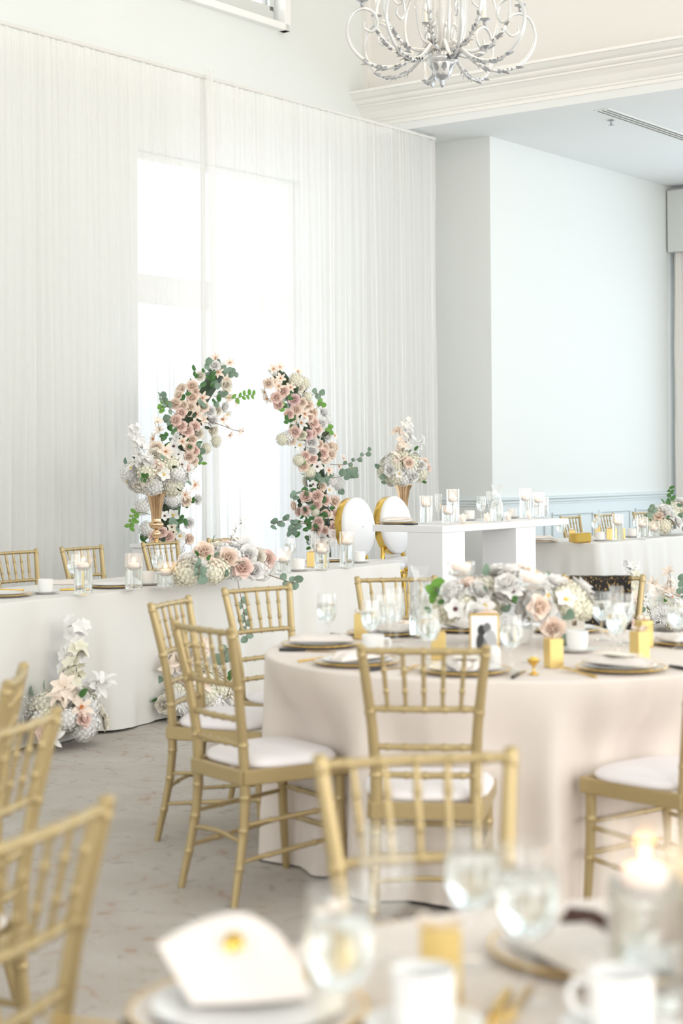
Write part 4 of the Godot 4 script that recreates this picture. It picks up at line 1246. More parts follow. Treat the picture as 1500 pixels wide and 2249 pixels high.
		if q[5] in [0, 3]:
			sprig(fa, [Vector3(.0, .2, 0), Vector3(.03, .34, 0), Vector3(.06, .46, 0), Vector3(.10, .62, 0)], "blossom", 16, 0.042, "petal_white")
			sprig(fa, [Vector3(.0, .2, 0), Vector3(.0, .3, .04), Vector3(.03, .4, .05), Vector3(.05, .5, .06)], "blossom", 12, 0.045, "petal_cream")
			sprig(fa, [Vector3(.1, .2, 0), Vector3(.16, .26, .04), Vector3(.2, .3, .05), Vector3(.24, .32, .06)], "star", 3, 0.085, "petal_white")
			sprig(fa, [Vector3(-.1, .2, .05), Vector3(-.12, .28, .1), Vector3(-.14, .32, .14), Vector3(-.16, .34, .18)], "star", 3, 0.08, "petal_apricot")
		else:
			sprig(fa, [Vector3(-.05, .2, 0), Vector3(-.12, .32, .0), Vector3(-.18, .38, 0), Vector3(-.24, .42 * hh, 0)], "star", 3, 0.075, "petal_apricot")
			sprig(fa, [Vector3(.05, .2, 0), Vector3(.04, .32, .0), Vector3(.06, .42, 0), Vector3(.1, .52 * hh, 0)], "star", 3, 0.075, "petal_apricot")
			sprig(fa, [Vector3(.1, .2, .05), Vector3(.2, .3, .05), Vector3(.24, .38, .05), Vector3(.26, .46 * hh, .05)], "euc", 6, 0.065, "leaf_eucalyptus")
			sprig(fa, [Vector3(-.05, .2, .05), Vector3(.0, .3, .05), Vector3(.02, .36, .05), Vector3(.0, .48 * hh, .05)], "star", 2, 0.07, "petal_apricot")
			flower(fa, "mum", Vector3(-w * .9, .13, .1), FACE, 0.085, "white")

func lp(o: Node3D, px: Array, z: float) -> Array:
	var out := []
	for q in px: out.append(on_z(q[0], q[1], z + rng.randf_range(-0.02, 0.03)) - o.position)
	return out

func build_arch(o: Node3D, path: Array, half: float, list: Array, org: Vector2, sc: float, leaves: Array) -> void:
	var g := G.new()
	var pts := []
	for q in path: pts.append(on_z(q[0], q[1], 0.42) - o.position)
	pts[0].y = 0.02
	var pp := []
	for k in 33: pp.append(spine(pts, k / 32.0))
	# a white flat hoop and the moss-green foam behind the flowers
	var rr := []
	for q in pp:
		rr.append([q + Vector3(-0.03, 0, -0.05), q + Vector3(0.03, 0, -0.05), q + Vector3(0.03, 0, 0.0), q + Vector3(-0.03, 0, 0.0)])
	g.rows(rr, true)
	part(o, "frame", g.done(), M.trim_paint)
	part(o, "base_plate", boxm(Vector3(0.5, 0.02, 0.4), 0.004), M.trim_paint, Vector3(pts[0].x, 0.01, pts[0].z))
	g = G.new()
	var rad := []
	for k in pp.size(): rad.append(lerpf(0.085, 0.06, float(k) / pp.size()))
	g.tube(pp.slice(0, 31), rad, 10)
	part(o, "foam_core", g.done(), M.leaf_dark)
	var place := func(x: float, y: float, out: float) -> Array:
		var px := org.x + x / sc
		var py := org.y + y / sc
		# how far the spot lies from the spine sets how far it bulges forward
		var best := 1e9
		var bd := Vector2.ZERO
		for k in path.size() - 1:
			var c := Geometry2D.get_closest_point_to_segment(Vector2(px, py), Vector2(path[k][0], path[k][1]), Vector2(path[k + 1][0], path[k + 1][1]))
			var dd := Vector2(px, py) - c
			if dd.length() < best:
				best = dd.length()
				bd = dd / half
		var bulge := sqrt(maxf(0.0, 1.0 - minf(bd.length_squared(), 1.0)))
		var at := on_z(px, py, 0.45 + 0.13 * bulge + out) - o.position
		return [at, FACE * (0.5 + bulge) + Vector3(0.6, 0, 0.8) * bd.x * 0.8 + Vector3.UP * (-bd.y * 0.8)]
	for q in list:
		var r: Array = place.call(q[0], q[1], 0.0)
		var s: float = q[4]
		flower(o, q[2], r[0] - r[1].normalized() * s * 0.3, r[1] + Vector3(rng.randf_range(-0.25, 0.25), rng.randf_range(-0.2, 0.3), rng.randf_range(-0.25, 0.25)), s, q[3])
	for q in leaves:
		for k in q[3]:
			var a := rng.randf() * TAU
			var d := sqrt(rng.randf()) * float(q[2])
			var r: Array = place.call(q[0] + cos(a) * d, q[1] + sin(a) * d, rng.randf_range(-0.05, 0.01))
			var dir := Vector3(cos(a) * 0.7, -sin(a), cos(a) * 0.3) + Vector3(rng.randf_range(-0.4, 0.4), rng.randf_range(-0.3, 0.3), rng.randf_range(-0.3, 0.3))
			var y := dir.normalized()
			var x := y.cross(Vector3(-0.7 + rng.randf_range(-0.5, 0.5), rng.randf_range(-0.3, 0.5), 0.7)).normalized()
			var round_: bool = q[4] == "leaf_eucalyptus"
			part(o, "eucalyptus_leaf" if round_ else "leaf", K.leaf_round if round_ else K.leaf_long, M[q[4]], r[0] - y * 0.02, Basis(x, y, x.cross(y)).scaled_local(Vector3.ONE * rng.randf_range(0.045, 0.075)))
	# greenery and blooms on the far side, seen from the drape side
	for k in 46:
		var f := rng.randf_range(0.12, 0.97)
		var c := spine(pts, f)
		var a := rng.randf_range(-2.6, -0.5)
		var n := Vector3(cos(a), rng.randf_range(-0.3, 0.4), sin(a)).normalized()
		flower(o, ["leaf", "leaf", "hydrangea", "rose", "euc"][k % 5], c + n * 0.10, n, 0.055, ["leaf_green", "leaf_dark", "white", "ivory", ""][k % 5])

# ---------------------------------------------------------------- things on the tables
func lathed(prof: Array, n := 28, cap := true) -> ArrayMesh:
	var g := G.new()
	g.lathe(prof, n, Vector3.ZERO, cap)
	return g.done()
func once(key: String, make: Callable) -> Mesh:
	if not K.has(key): K[key] = make.call()
	return K[key]
func candle(p: Node3D, y: float, r: float) -> void:
	var c := part(p, "candle", once("wax%.3f" % r, func(): return lathed([[r * 0.55, -0.022], [r * 0.9, -0.012], [r, 0.0], [r * 0.97, 0.012], [r * 0.8, 0.016], [0.0, 0.013]], 24)), M.wax, Vector3(0, y, 0))
	part(c, "wick", once("wick", func(): return lathed([[0.0012, 0.0], [0.0012, 0.011]], 5)), M.black_handle, Vector3(0, 0.012, 0))
	part(c, "flame", once("flame", func(): return lathed([[0.0, 0.0], [0.0042, 0.005], [0.0055, 0.011], [0.004, 0.02], [0.0015, 0.028], [0.0, 0.032]], 10)), M.flame, Vector3(0, 0.018, 0))
	var l := OmniLight3D.new()
	l.name = "flame_light"
	l.light_color = Color(1.0, 0.72, 0.42)
	l.light_energy = 0.012
	l.light_size = 0.006
	l.omni_range = 20.0
	l.omni_attenuation = 2.0
	l.shadow_enabled = true
	l.position = Vector3(0, y + 0.03, 0)
	p.add_child(l, true)
func candle_vase(at: Vector3, h: float, fill: float, label: String, group := "floating candle vases", r := 0.05) -> void:
	var t := thing("candle_vase", label, "candle", at, 0.0, group)
	part(t, "glass_cylinder", once("cyl%.3f_%.3f" % [h, r], func(): return lathed([[0.0, 0.0005], [r - 0.004, 0.0005], [r, 0.004], [r, h], [r - 0.0025, h], [r - 0.0025, 0.012], [0.0, 0.011]], 36, false)), M.glass)
	part(t, "water", once("wat%.3f_%.3f" % [fill, r], func(): return lathed([[r - 0.004, 0.0125], [r - 0.0032, 0.016], [r - 0.0032, fill]], 36)), M.water)
	candle(t, fill + 0.006, r * 0.62)
func votive(at: Vector3, label: String) -> void:
	var t := thing("votive_candle", label, "candle", at, 0.0, "votives on the couple's table")
	part(t, "glass_cup", once("votive", func(): return lathed([[0.0, 0.001], [0.023, 0.001], [0.031, 0.068], [0.029, 0.068], [0.022, 0.006], [0.0, 0.006]], 24, false)), M.glass)
	candle(t, 0.03, 0.02)
func goblet(at: Vector3, label: String, group: String, water := true, sc := 1.0) -> void:
	var t := thing("water_goblet", label, "glass", at, 0.0, group)
	t.scale = Vector3.ONE * sc
	part(t, "glass", once("goblet", func(): return lathed([[0.0, 0.0], [0.034, 0.0], [0.035, 0.002], [0.012, 0.008], [0.006, 0.02], [0.0055, 0.05], [0.009, 0.064], [0.03, 0.085], [0.039, 0.115], [0.0395, 0.135], [0.034, 0.19], [0.0328, 0.19], [0.038, 0.135], [0.0375, 0.115], [0.028, 0.087], [0.0, 0.07]], 32, false)), M.glass)
	if water: part(t, "water", once("gobwat", func(): return lathed([[0.0, 0.0715], [0.027, 0.0875], [0.0367, 0.115], [0.0372, 0.135], [0.036, 0.152], [0.0, 0.152]], 32, false)), M.water)
func flute(at: Vector3, label: String, group: String) -> void:
	var t := thing("champagne_flute", label, "glass", at, 0.0, group)
	part(t, "glass", once("flute", func(): return lathed([[0.0, 0.0], [0.03, 0.0], [0.031, 0.002], [0.008, 0.007], [0.004, 0.02], [0.004, 0.075], [0.012, 0.095], [0.0245, 0.15], [0.0265, 0.225], [0.0255, 0.225], [0.0235, 0.15], [0.011, 0.098], [0.0, 0.085]], 28, false)), M.glass)
func mug(at: Vector3, turn: float, label: String, group: String) -> void:
	var s := thing("saucer", "white saucer under the " + label, "saucer", at, 0.0, group)
	part(s, "dish", once("saucer", func(): return lathed([[0.04, 0.0], [0.045, 0.002], [0.074, 0.013], [0.075, 0.0145], [0.045, 0.006], [0.0, 0.0055]], 32)), M.porcelain)
	var t := thing("coffee_cup", label, "cup", at + Vector3(0, 0.006, 0), turn, group)
	part(t, "cup", once("mug", func(): return lathed([[0.0, 0.0], [0.03, 0.0], [0.036, 0.006], [0.04, 0.03], [0.041, 0.072], [0.0395, 0.0735], [0.038, 0.072], [0.037, 0.03], [0.03, 0.008], [0.0, 0.007]], 30)), M.porcelain)
	part(t, "handle", once("mughandle", func():
		var g := G.new()
		g.tube([Vector3(0.037, 0.058, 0), Vector3(0.056, 0.06, 0), Vector3(0.064, 0.045, 0), Vector3(0.058, 0.026, 0), Vector3(0.037, 0.018, 0)], 0.005, 8)
		return g.done()), M.porcelain)
func favour_box(at: Vector3, turn: float, label: String, group := "gold favour boxes") -> void:
	var t := thing("favour_box", label, "gift box", at, turn, group)
	part(t, "box", once("favbox", func(): return boxm(Vector3(0.052, 0.10, 0.052), 0.002)), M.gold_foil, Vector3(0, 0.05, 0))
	part(t, "ribbon_bow", once("favbow", func():
		var g := G.new()
		g.sheet = true
		for s in [-1.0, 1.0]:
			g.rows([[Vector3(0, 0.1, -0.01), Vector3(0, 0.1, 0.01)], [Vector3(s * 0.02, 0.118, -0.01), Vector3(s * 0.02, 0.118, 0.01)], [Vector3(s * 0.032, 0.11, -0.012), Vector3(s * 0.032, 0.11, 0.012)], [Vector3(s * 0.015, 0.102, -0.01), Vector3(s * 0.015, 0.102, 0.01)]])
		return g.done()), M.petal_apricot)
	part(t, "tag", once("favtag", func(): return disc(0.02, 0.002)), M.paper, Vector3(0.0, 0.05, -0.0275), Basis(Vector3.RIGHT, PI / 2))
func plate(at: Vector3, label: String, group: String) -> void:
	var t := thing("charger_plate", label, "plate", at, 0.0, group)
	part(t, "charger", once("charger", func(): return lathed([[0.09, 0.0], [0.1, 0.002], [0.15, 0.012], [0.152, 0.015], [0.1, 0.007], [0.0, 0.006]], 44)), M.charger_clay)
	part(t, "gold_rim", once("chrim", func(): return lathed([[0.1485, 0.0125], [0.153, 0.0122], [0.154, 0.015], [0.1505, 0.0165], [0.1485, 0.0125]], 44, false)), M.gold_metal)
	part(t, "dinner_plate", once("dinner", func(): return lathed([[0.07, 0.0], [0.08, 0.002], [0.122, 0.012], [0.123, 0.014], [0.08, 0.006], [0.0, 0.005]], 40)), M.porcelain, Vector3(0, 0.008, 0))
func napkin_mesh(w: float, d: float, h: float, seed_: int, peak := 0.0) -> ArrayMesh:
	var g := G.new()
	var nz := FastNoiseLite.new()
	nz.seed = seed_
	nz.frequency = 9.0
	var rr := []
	var n := 16
	for j in n + 1:
		var t := float(j) / n
		var row := []
		var lo := []
		for k in 11:
			var s := k / 10.0 * 2 - 1
			var ww := w / 2 * (1.0 - 0.55 * t * t)
			var e := minf(minf(t, 1 - t) * 6.0, minf(1 - absf(s), 1.0) * 4.0)
			var y := h * (0.35 + 0.65 * smoothstep(0.0, 1.0, e)) * (1.0 + 0.35 * nz.get_noise_2d(s * ww, t * d)) + 0.006 * sin(s * 9.0) * t + peak * maxf(0.0, 1 - absf(s)) * (1.0 - absf(t - 0.55))
			row.append(Vector3(s * ww, y, (t - 0.5) * d))
			lo.append(Vector3(s * ww * 0.98, maxf(0.0, y - h * 0.9) if peak > 0.0 else 0.0, (t - 0.5) * d))
		lo.reverse()
		rr.append(row + lo)
	g.rows(rr, true)
	g.fan(rr[0], true)
	g.fan(rr[-1])
	return g.done()
func napkin(at: Vector3, turn: float, label: String, group: String, v := 0) -> void:
	single("napkin", label, "napkin", once("napkin%d" % v, func(): return napkin_mesh(0.13, 0.24, 0.022, 3 + v)), M.napkin_cloth, at, turn, group)
func menu_card(at: Vector3, turn: float, label: String, group: String) -> void:
	var t := thing("menu_card", label, "card", at, turn, group)
	part(t, "card", once("card", func(): return boxm(Vector3(0.09, 0.0015, 0.15))), M.paper)
	part(t, "gold_edge", once("cardedge", func():
		var g := G.new()
		for s in [-1, 1]:
			g.box(Vector3(s * 0.041, 0.0009, 0), Vector3(0.0012, 0.0006, 0.138))
			g.box(Vector3(0, 0.0009, s * 0.0685), Vector3(0.0808, 0.0006, 0.0012))
		return g.done()), M.gold_metal)
func knife(at: Vector3, turn: float, label: String, group: String, dark := true) -> void:
	var t := thing("table_knife", label, "cutlery", at, turn, group)
	part(t, "blade", once("blade", func():
		var g := G.new()
		g.rows([[Vector3(-0.003, 0.001, 0), Vector3(0.003, 0.001, 0), Vector3(0.003, 0.003, 0), Vector3(-0.003, 0.003, 0)], [Vector3(-0.008, 0.001, -0.03), Vector3(0.006, 0.001, -0.03), Vector3(0.006, 0.003, -0.03), Vector3(-0.008, 0.003, -0.03)], [Vector3(-0.009, 0.001, -0.09), Vector3(0.006, 0.001, -0.09), Vector3(0.006, 0.003, -0.09), Vector3(-0.009, 0.003, -0.09)], [Vector3(-0.001, 0.001, -0.115), Vector3(0.004, 0.001, -0.115), Vector3(0.004, 0.003, -0.115), Vector3(-0.001, 0.003, -0.115)]], true)
		return g.done()), M.gold_metal)
	part(t, "handle", once("khandle", func():
		var g := G.new()
		g.tube([Vector3(0, 0.006, 0), Vector3(0, 0.006, 0.05), Vector3(0, 0.006, 0.10)], [0.005, 0.0065, 0.006], 8)
		return g.done()), M.black_handle if dark else M.gold_metal)
func fork(at: Vector3, turn: float, label: String, group: String) -> void:
	var t := thing("table_fork", label, "cutlery", at, turn, group)
	part(t, "handle", once("fhandle", func():
		var g := G.new()
		g.tube([Vector3(0, 0.003, 0.1), Vector3(0, 0.006, 0.03), Vector3(0, 0.010, -0.03)], [0.005, 0.0035, 0.004], 6)
		return g.done()), M.gold_metal)
	part(t, "tines", once("ftines", func():
		var g := G.new()
		g.box(Vector3(0, 0.011, -0.045), Vector3(0.024, 0.003, 0.03), 0.001)
		for k in 4: g.box(Vector3(-0.0098 + k * 0.0065, 0.012, -0.08), Vector3(0.003, 0.0025, 0.045), 0.0005)
		return g.done()), M.gold_metal)

func setting(table: Vector3, toward_: Vector3, where: String, group: String, v: int, extras: Array) -> void:
	# the place before one chair: charger, napkin, card, cutlery, glasses, cup
	var d := (toward_ - table) * Vector3(1, 0, 1)
	d = d.normalized()
	var s := Vector3(-d.z, 0, d.x)         # to the guest's left as seen from the table's middle
	var top := table + Vector3(0, 0.761, 0)
	var turn := atan2(d.x, d.z)            # local +z points to the guest
	plate(top + d * 0.72, "gold-rimmed charger and dinner plate " + where, group)
	napkin(top + d * 0.72 + Vector3(0, 0.0225, 0), turn + 0.25, "folded ivory napkin on the plate " + where, group, v % 3)
	knife(top + d * 0.74 - s * 0.185, turn, "black-handled gold knife " + where, group)
	fork(top + d * 0.74 + s * 0.185, turn, "gold fork " + where, group)
	if "goblet" in extras: goblet(top + d * 0.50 - s * 0.13, "stemmed water goblet " + where, group)
	if "flute" in extras: flute(top + d * 0.44 - s * 0.05, "empty champagne flute " + where, group)
	if "cup" in extras: mug(top + d * 0.53 + s * 0.15, turn + 0.8, "white coffee cup " + where, group)
	if "box" in extras: favour_box(top + d * 0.52 + s * 0.03, turn + PI + 0.2, "gold favour box with a bow " + where)
	if "card" in extras: menu_card(top + d * 0.70 + Vector3(0, 0.054, 0), turn + 0.25, "cream menu card on the napkin " + where, group)

func table_settings() -> void:
	var h := 0.761
	# ---- round table
	var g := "round table settings"
	setting(TC, fl(0.27, 5.2), "before the chair with its back to us", g, 0, ["card"])
	setting(TC, fl(-0.27, 5.65), "before the pulled-out front left chair", g, 1, ["goblet", "cup"])
	setting(TC, fl(-0.48, 6.55), "before the second left chair", g, 2, ["goblet", "flute"])
	setting(TC, fl(-0.2, 7.35), "before the far left chair of the round table", g, 0, ["goblet", "flute"])
	setting(TC, fl(0.38, 7.8), "before the bare chair behind the centrepiece", g, 1, ["cup"])
	setting(TC, fl(1.27, 7.75), "before the chair with the black shawl", g, 2, ["flute"])
	setting(TC, fl(1.17, 5.2), "before the cut-off right chair of the round table", g, 1, ["card"])
	setting(TC, fl(2.2, 6.6), "on the round table's side at the frame edge", g, 0, ["goblet", "flute", "box"])
	for q in [[1124, 1474, "water goblet in front of the small photo frame's right side"], [1355, 1440, "full water goblet beside the table number card"], [1322, 1405, "water goblet behind the fuller one by the shawl chair"], [718, 1410, "water goblet behind the front chair's left post top"], [838, 1412, "water goblet left of the carafe on the round table"], [1085, 1398, "water goblet peeking out behind the photo frame"], [1490, 1425, "water goblet at the very edge of the frame on the round table"]]:
		goblet(on_h(q[0], q[1], h), q[2], "round table goblets")
	for q in [[955, 1392, "tall flute left of the photo frame"], [1440, 1412, "tall flute near the frame edge behind the right gold box"], [875, 1420, "flute above the front chair's top rail"]]:
		flute(on_h(q[0], q[1], h), q[2], "round table flutes")
	for q in [[1216, 1466, 0.3, "gold favour box right of the front water goblet"], [1405, 1448, 0.5, "gold favour box near the frame edge on the round table"], [962, 1448, 0.0, "gold favour box seen through the front chair's spindles"], [795, 1402, -0.3, "gold favour box behind the front chair's left post"]]:
		favour_box(on_h(q[0], q[1], h), q[2] - 0.9, q[3])
	var rc := thing("water_carafe", "glass carafe of water left of the photo frame on the round table", "carafe", on_h(925, 1400, h))
	part(rc, "glass", carafe_glass(), M.glass)
	part(rc, "water", carafe_water(), M.water)
	mug(on_h(1268, 1432, h), 0.4, "white coffee cup right of the middle gold box", "round table cups")
	for q in [[1014, 1432, 0.33, "glass pillar holder with a floating candle left of the hydrangeas"], [1172, 1456, 0.31, "glass pillar holder with a floating candle before the hydrangeas"]]:
		var t := thing("candle_stand", q[3], "candle", on_h(q[0], q[1], h), 0.0, "pillar candle holders")
		var hh: float = q[2]
		part(t, "glass_stand", lathed([[0.0, 0.0], [0.04, 0.0], [0.042, 0.003], [0.012, 0.01], [0.009, 0.03], [0.009, hh - 0.075], [0.02, hh - 0.068], [0.046, hh - 0.045], [0.052, hh - 0.02], [0.05, hh + 0.005], [0.048, hh + 0.005], [0.05, hh - 0.02], [0.044, hh - 0.043], [0.0, hh - 0.062]], 32, false), M.glass)
		part(t, "water", lathed([[0.0, hh - 0.061], [0.0435, hh - 0.0425], [0.047, hh - 0.032], [0.0, hh - 0.032]], 32, false), M.water)
		candle(t, hh - 0.018, 0.036)
	var fr := thing("photo_frame", "small gold-edged frame with a black-and-white couple photo", "picture frame", on_h(1064, 1450, h), toward(on_h(1064, 1450, h), CAM))
	var tilt := Basis(Vector3.RIGHT, 0.12)
	part(fr, "back_board", boxm(Vector3(0.104, 0.165, 0.008), 0.002), M.gold_metal, Vector3(0, 0.083, 0), tilt)
	part(fr, "photo", quad_sheet(0.094, 0.150), M.photo_print, Vector3(0, 0.083, -0.0062), tilt)
	part(fr, "easel_leg", boxm(Vector3(0.03, 0.13, 0.004)), M.gold_metal, Vector3(0, 0.064, 0.04), Basis(Vector3.RIGHT, -0.35))
	var cd := thing("table_card", "upright floral table card in a clear stand", "card", on_h(1262, 1402, h), toward(on_h(1262, 1402, h), CAM) + 0.3)
	part(cd, "card", boxm(Vector3(0.085, 0.155, 0.002)), M.paper, Vector3(0, 0.09, 0))
	part(cd, "flower_print", once("printflower", func(): return disc(0.018, 0.001)), M.petal_peach, Vector3(0.018, 0.145, -0.0012), Basis(Vector3.RIGHT, PI / 2))
	part(cd, "text_panel", boxm(Vector3(0.018, 0.02, 0.0008)), M.stem, Vector3(0.0, 0.06, -0.0014))
	part(cd, "acrylic_stand", boxm(Vector3(0.1, 0.02, 0.03), 0.002), M.glass, Vector3(0, 0.010, 0))
	single("salt_shaker", "rounded white shaker in front of the photo frame", "shaker", lathed([[0.0, 0.0], [0.022, 0.0], [0.026, 0.01], [0.025, 0.05], [0.018, 0.066], [0.0, 0.071]], 20), M.porcelain, on_h(1084, 1462, h))
	var cp := thing("gold_compote", "tiny gold footed dish with a lemon sweet beside the front goblet", "dish", on_h(1172, 1482, h))
	part(cp, "foot", lathed([[0.0, 0.0], [0.018, 0.0], [0.016, 0.004], [0.004, 0.01], [0.004, 0.028], [0.012, 0.034], [0.024, 0.05], [0.023, 0.05], [0.0, 0.036]], 18), M.gold_metal)
	part(cp, "sweet", lathed([[0.0, 0.0], [0.015, 0.002], [0.017, 0.01], [0.01, 0.018], [0.0, 0.02]], 12), M.stamen_yellow, Vector3(0, 0.04, 0))
	# ---- head table, in order along its front
	g = "head table things"
	for q in [[183, 1307, .235, .15, "tall floating-candle vase nearest the left end of the head table"], [294, 1297, .205, .13, "candle vase second along the head table"], [364, 1292, .15, .085, "short candle vase just left of the flower garland"], [623, 1261, .16, .085, "short candle vase just right of the flower garland"], [707, 1252, .205, .12, "candle vase beside the tallest one near the oval chair"], [762, 1247, .24, .165, "tallest candle vase in front of the white oval chair"]]:
		candle_vase(on_h(q[0], q[1], h), q[2], q[3], q[4])
	for q in [[347, 1276, "water goblet behind the short candle at the garland"], [163, 1290, "water goblet behind the tallest left candle vase"], [638, 1243, "water goblet behind the white cup right of the garland"]]:
		goblet(on_h(q[0], q[1], h), q[2], g)
	for q in [[687, 1238, "champagne flute behind the candle vases near the oval chair"], [730, 1232, "champagne flute right of the gold box near the oval chair"]]:
		flute(on_h(q[0], q[1], h), q[2], g)
	for q in [[100, 1304, 0.3, "white coffee cup at the left of the head table"], [325, 1285, 1.0, "white coffee cup behind the second candle vase"], [656, 1254, 0.6, "white coffee cup right of the flower garland"], [790, 1236, 1.5, "white coffee cup before the oval chair"]]:
		mug(on_h(q[0], q[1], h), q[2], q[3], g)
	for q in [[188, 1290, "gold favour box behind the tallest left candle vase"], [684, 1245, "gold favour box between the candles near the oval chair"]]:
		favour_box(on_h(q[0], q[1], h), 0.4, q[2])
	for q in [[8, 1310, "plate with gold cutlery at the head table's left end"], [248, 1290, "plate between the first two head table candles"], [720, 1233, "plate behind the tallest right candle vase"]]:
		plate(on_h(q[0], q[1], h), q[2], g)
	napkin(on_h(135, 1283, h), 0.5, "folded napkin beside the left coffee cup", g, 1)
	fork(on_h(12, 1308, h) + Vector3(0, 0.024, 0), 1.0, "gold fork lying across the leftmost plate", g)
	knife(on_h(132, 1298, h), 1.2, "gold knife right of the left coffee cup", g, false)
	# ---- couple's table
	h = 0.996
	g = "couple's table things"
	for q in [[936, 1150, .21, .14, "candle vase at the near left of the slab table"], [985, 1151, .14, .085, "short candle vase beside the flutes on the slab table"], [995, 1147, .255, .17, "tallest candle vase on the slab table before the grey wall"], [1154, 1139, .245, .16, "tall candle vase on the slab table before the blue wall"], [1183, 1138, .21, .14, "candle vase second from the slab table's right end"], [1192, 1137, .17, .10, "rearmost short candle vase at the slab table's right end"]]:
		candle_vase(on_h(q[0], q[1], h), q[2], q[3], q[4])
	for q in [[1017, 1150, "votive candle at the left of the slab table's front edge"], [1071, 1148, "votive candle in front of the carafe's left side"], [1116, 1145, "votive candle right of the carafe"], [1162, 1141, "votive candle below the tall right candle vase"]]:
		votive(on_h(q[0], q[1], h), q[2])
	goblet(on_h(1057, 1143, h), "water goblet left of the glass carafe", g)
	for q in [[963, 1151, "champagne flute beside the left slab table candles"], [1076, 1141, "champagne flute touching the carafe"]]:
		flute(on_h(q[0], q[1], h), q[2], g)
	for q in [[1031, 1143, "white coffee cup left of the goblet on the slab table"], [1124, 1138, "white coffee cup right of the carafe"]]:
		mug(on_h(q[0], q[1], h), 0.5, q[2], g)
	var ca := thing("water_carafe", "glass carafe of water in the middle of the slab table", "carafe", on_h(1091, 1146, h))
	part(ca, "glass", carafe_glass(), M.glass)
	part(ca, "water", carafe_water(), M.water)
	plate(on_h(872, 1151, h), "plate at the slab table's left end", g)
	napkin(on_h(872, 1149, h) + Vector3(0, 0.0225, 0), 0.9, "folded napkin at the slab table's left end", g, 2)
	menu_card(on_h(1030, 1150, h), 1.2, "cream menu card lying between the slab table votives", g)
	single("leather_folder", "small black folder at the slab table's left end", "folder", boxm(Vector3(0.12, 0.012, 0.08), 0.003), M.black_handle, on_h(897, 1153, h) + Vector3(0.03, 0.006, 0.0), 0.3)
	# ---- head table on the right
	h = 0.761
	g = "right head table things"
	for q in [[1357, 1188, .235, .15, "tall candle vase on the table before the panelled wall"], [1411, 1184, .195, .12, "candle vase second along the panelled-wall table"], [1437, 1180, .15, .07, "short candle vase next to the white garland by the panelled wall"]]:
		candle_vase(on_h(q[0], q[1], h), q[2], q[3], q[4])
	for q in [[1232, 1190, "water goblet at the panelled-wall table's left end"], [1308, 1180, "water goblet behind the gold tin on the panelled-wall table"], [1397, 1176, "water goblet between candle vases on the panelled-wall table"]]:
		goblet(on_h(q[0], q[1], h), q[2], g)
	flute(on_h(1318, 1176, h), "champagne flute behind the gold tin", g)
	mug(on_h(1318, 1188, h), 0.5, "white coffee cup right of the gold tin", g)
	mug(on_h(1388, 1180, h), 0.5, "white coffee cup left of the second right candle vase", g)
	for q in [[1256, 1190, "gold favour box at the left end of the panelled-wall table"], [1312, 1178, "gold favour box behind the cup by the gold tin"], [1338, 1186, "gold favour box left of the tall right candle vase"], [1366, 1184, "gold favour box behind the tall right candle vase"]]:
		favour_box(on_h(q[0], q[1], h), 0.6, q[2])
	var tin := thing("gold_tin", "shiny gold rectangular tin lying on the panelled-wall table", "tin", on_h(1277, 1192, h), -0.25)
	part(tin, "body", boxm(Vector3(0.19, 0.085, 0.07), 0.012), M.gold_metal, Vector3(0, 0.043, 0))
	part(tin, "lid_rim", boxm(Vector3(0.194, 0.008, 0.074), 0.003), M.gold_metal, Vector3(0, 0.075, 0))
	plate(on_h(1192, 1191, h) + Vector3(0.05, 0, -0.05), "plate at the corner of the panelled-wall table", g)
	napkin(on_h(1190, 1189, h) + Vector3(0.05, 0.0225, -0.05), 0.7, "folded napkin at the corner of the panelled-wall table", g, 0)
	# ---- the nearest table, far out of focus
	g = "nearest table settings"
	plate(on_h(545, 2236, h), "gold-rimmed plate under the peaked napkin nearest the camera", g)
	var pk := on_h(515, 2215, h)
	var nk := thing("napkin", "peaked ivory napkin standing on the nearest left plate", "napkin", pk, 0.0, g)
	part(nk, "folded_cloth", tent_napkin(), M.napkin_cloth, Vector3.ZERO, Basis(R, Vector3.UP, -D))
	part(nk, "gold_emblem", lathed([[0.0, 0.0], [0.012, 0.001], [0.014, 0.004], [0.0, 0.006]], 8), M.gold_metal, R * 0.0 + Vector3(0, 0.085, 0) - D * 0.002, aim(Vector3.UP * 0.7 - D, 0.0))
	goblet(on_h(748, 2330, h), "very blurred water goblet at the bottom centre", g, true, 1.08)
	goblet(on_h(1160, 2200, h), "blurred goblet between the gold box and the lit candle", g, true, 1.08)
	goblet(on_h(1038, 2120, h), "blurred goblet directly behind the tall gold box", g)
	goblet(on_h(850, 2110, h), "empty blurred goblet before the facing gold chair", g, false)
	favour_box(on_h(968, 2205, h), -0.9, "blurred gold favour box in the bottom centre")
	candle_vase(on_h(1420, 2225, h), .245, .165, "large blurred lit candle in the bottom right corner", g)
	plate(on_h(1310, 2098, h), "plate with a brown strip on the nearest table", g)
	single("ribbon_strip", "dark brown folded ribbon on the nearest right plate", "ribbon", napkin_mesh(0.05, 0.10, 0.03, 50), M.dark_ribbon, on_h(1300, 2085, h) + Vector3(0, 0.0235, 0), -0.55, g)
	napkin(on_h(1275, 2135, h) + Vector3(0, 0.0225, 0), -0.7, "folded napkin beside the brown ribbon", g, 1)
	mug(on_h(1365, 2278, h), 2.0, "blurred white cup in the bottom right corner", g)
	mug(on_h(930, 2270, h), 0.6, "blurred white cup at the bottom centre below the gold box", g)
	knife(on_h(268, 2258, h), 0.3, "black-handled knife in the bottom left corner of the nearest table", g)
	knife(on_h(1080, 2240, h), 1.9, "gold knife below the blurred goblets", g, false)
	fork(on_h(1130, 2225, h), 1.9, "gold fork below the blurred goblets", g)
	favour_box(on_h(726, 2180, h), 0.2, "gold favour box low beside the peaked napkin")
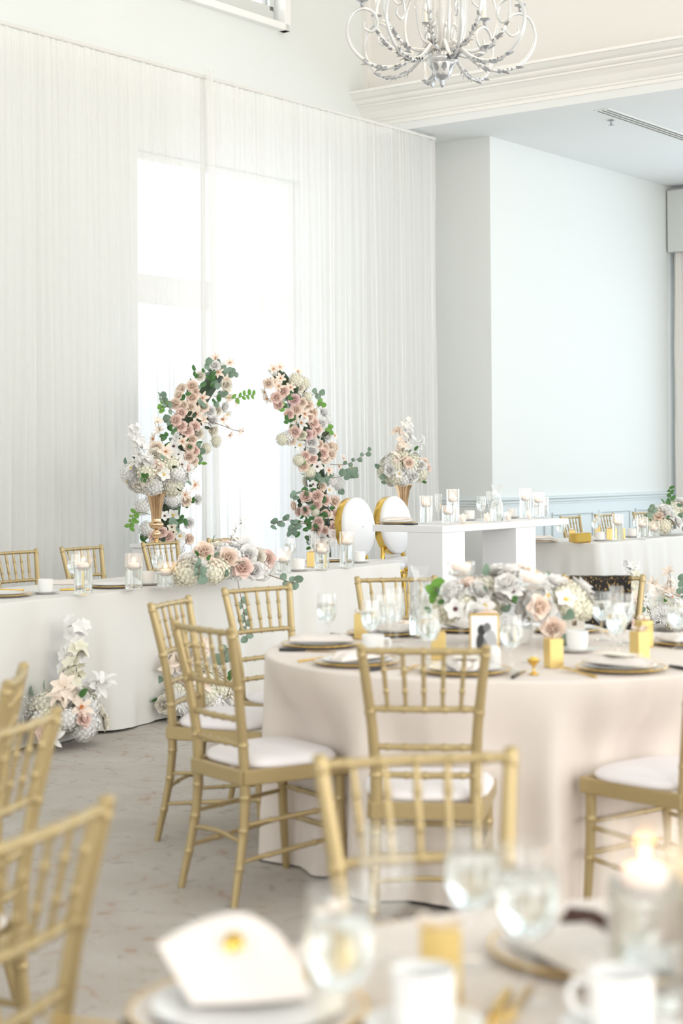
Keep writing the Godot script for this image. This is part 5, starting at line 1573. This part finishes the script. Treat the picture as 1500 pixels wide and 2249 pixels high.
	var fc := thing("centrepiece", "white and peach centrepiece mostly outside the frame at bottom right", "flower arrangement", on_h(1690, 2190, h))
	blob(fc, Vector3(0, 0.1, 0), Vector3(0.13, 0.11, 0.13), [["hydrangea", "cream", .07, 10], ["rose", "peach", .05, 4], ["euc", "", .05, 5]], -0.4)

func quad_sheet(w: float, h: float) -> ArrayMesh:
	var g := G.new()
	g.sheet = true
	# faces -z, picture upright
	var s := g.v.size()
	g.p(Vector3(w / 2, h / 2, 0), Vector2(0, 0))
	g.p(Vector3(-w / 2, h / 2, 0), Vector2(1, 0))
	g.p(Vector3(-w / 2, -h / 2, 0), Vector2(1, 1))
	g.p(Vector3(w / 2, -h / 2, 0), Vector2(0, 1))
	g.quad(s, s + 1, s + 2, s + 3)
	return g.done()

func carafe_glass() -> ArrayMesh:
	return lathed([[0.0, 0.0], [0.046, 0.0], [0.05, 0.006], [0.05, 0.10], [0.045, 0.14], [0.03, 0.19], [0.026, 0.21], [0.028, 0.25], [0.042, 0.285], [0.0405, 0.286], [0.0265, 0.25], [0.0245, 0.21], [0.0285, 0.19], [0.0435, 0.14], [0.0485, 0.10], [0.0485, 0.008], [0.0, 0.006]], 32, false)
func carafe_water() -> ArrayMesh:
	return lathed([[0.0, 0.0065], [0.047, 0.0085], [0.0477, 0.10], [0.0428, 0.14], [0.035, 0.168], [0.0, 0.168]], 32, false)

func tent_napkin() -> ArrayMesh:
	# two leaning panels meeting in a soft ridge that rises to a point
	var g := G.new()
	var ctl := [[[-.06, .025, -.04], [0, .025, -.09], [.05, .025, -.10], [.08, .025, -.08]], [[-.085, .06, -.025], [-.03, .075, -.06], [.03, .075, -.075], [.075, .06, -.065]], [[-.10, .085, 0], [-.05, .105, -.03], [.01, .11, -.05], [.06, .08, -.05]], [[-.075, .055, .03], [-.02, .075, .01], [.04, .072, -.01], [.085, .05, -.02]], [[-.05, .025, .06], [0, .025, .06], [.06, .025, .05], [.1, .025, .03]]]
	var rr := []
	for q in ctl:
		var pts := []
		for w in q: pts.append(Vector3(w[0], w[1], w[2]))
		var row := []
		for k in 13: row.append(spine(pts, k / 12.0))
		rr.append(row)
	var smooth := []
	for j in 17:
		var row := []
		for k in 13:
			var col := []
			for r in rr: col.append(r[k])
			row.append(spine(col, j / 16.0))
		smooth.append(row)
	g.rows(smooth)
	# closed underside
	var under := []
	for j in [0, 16]: under.append(smooth[j])
	g.rows(under)
	return g.done()
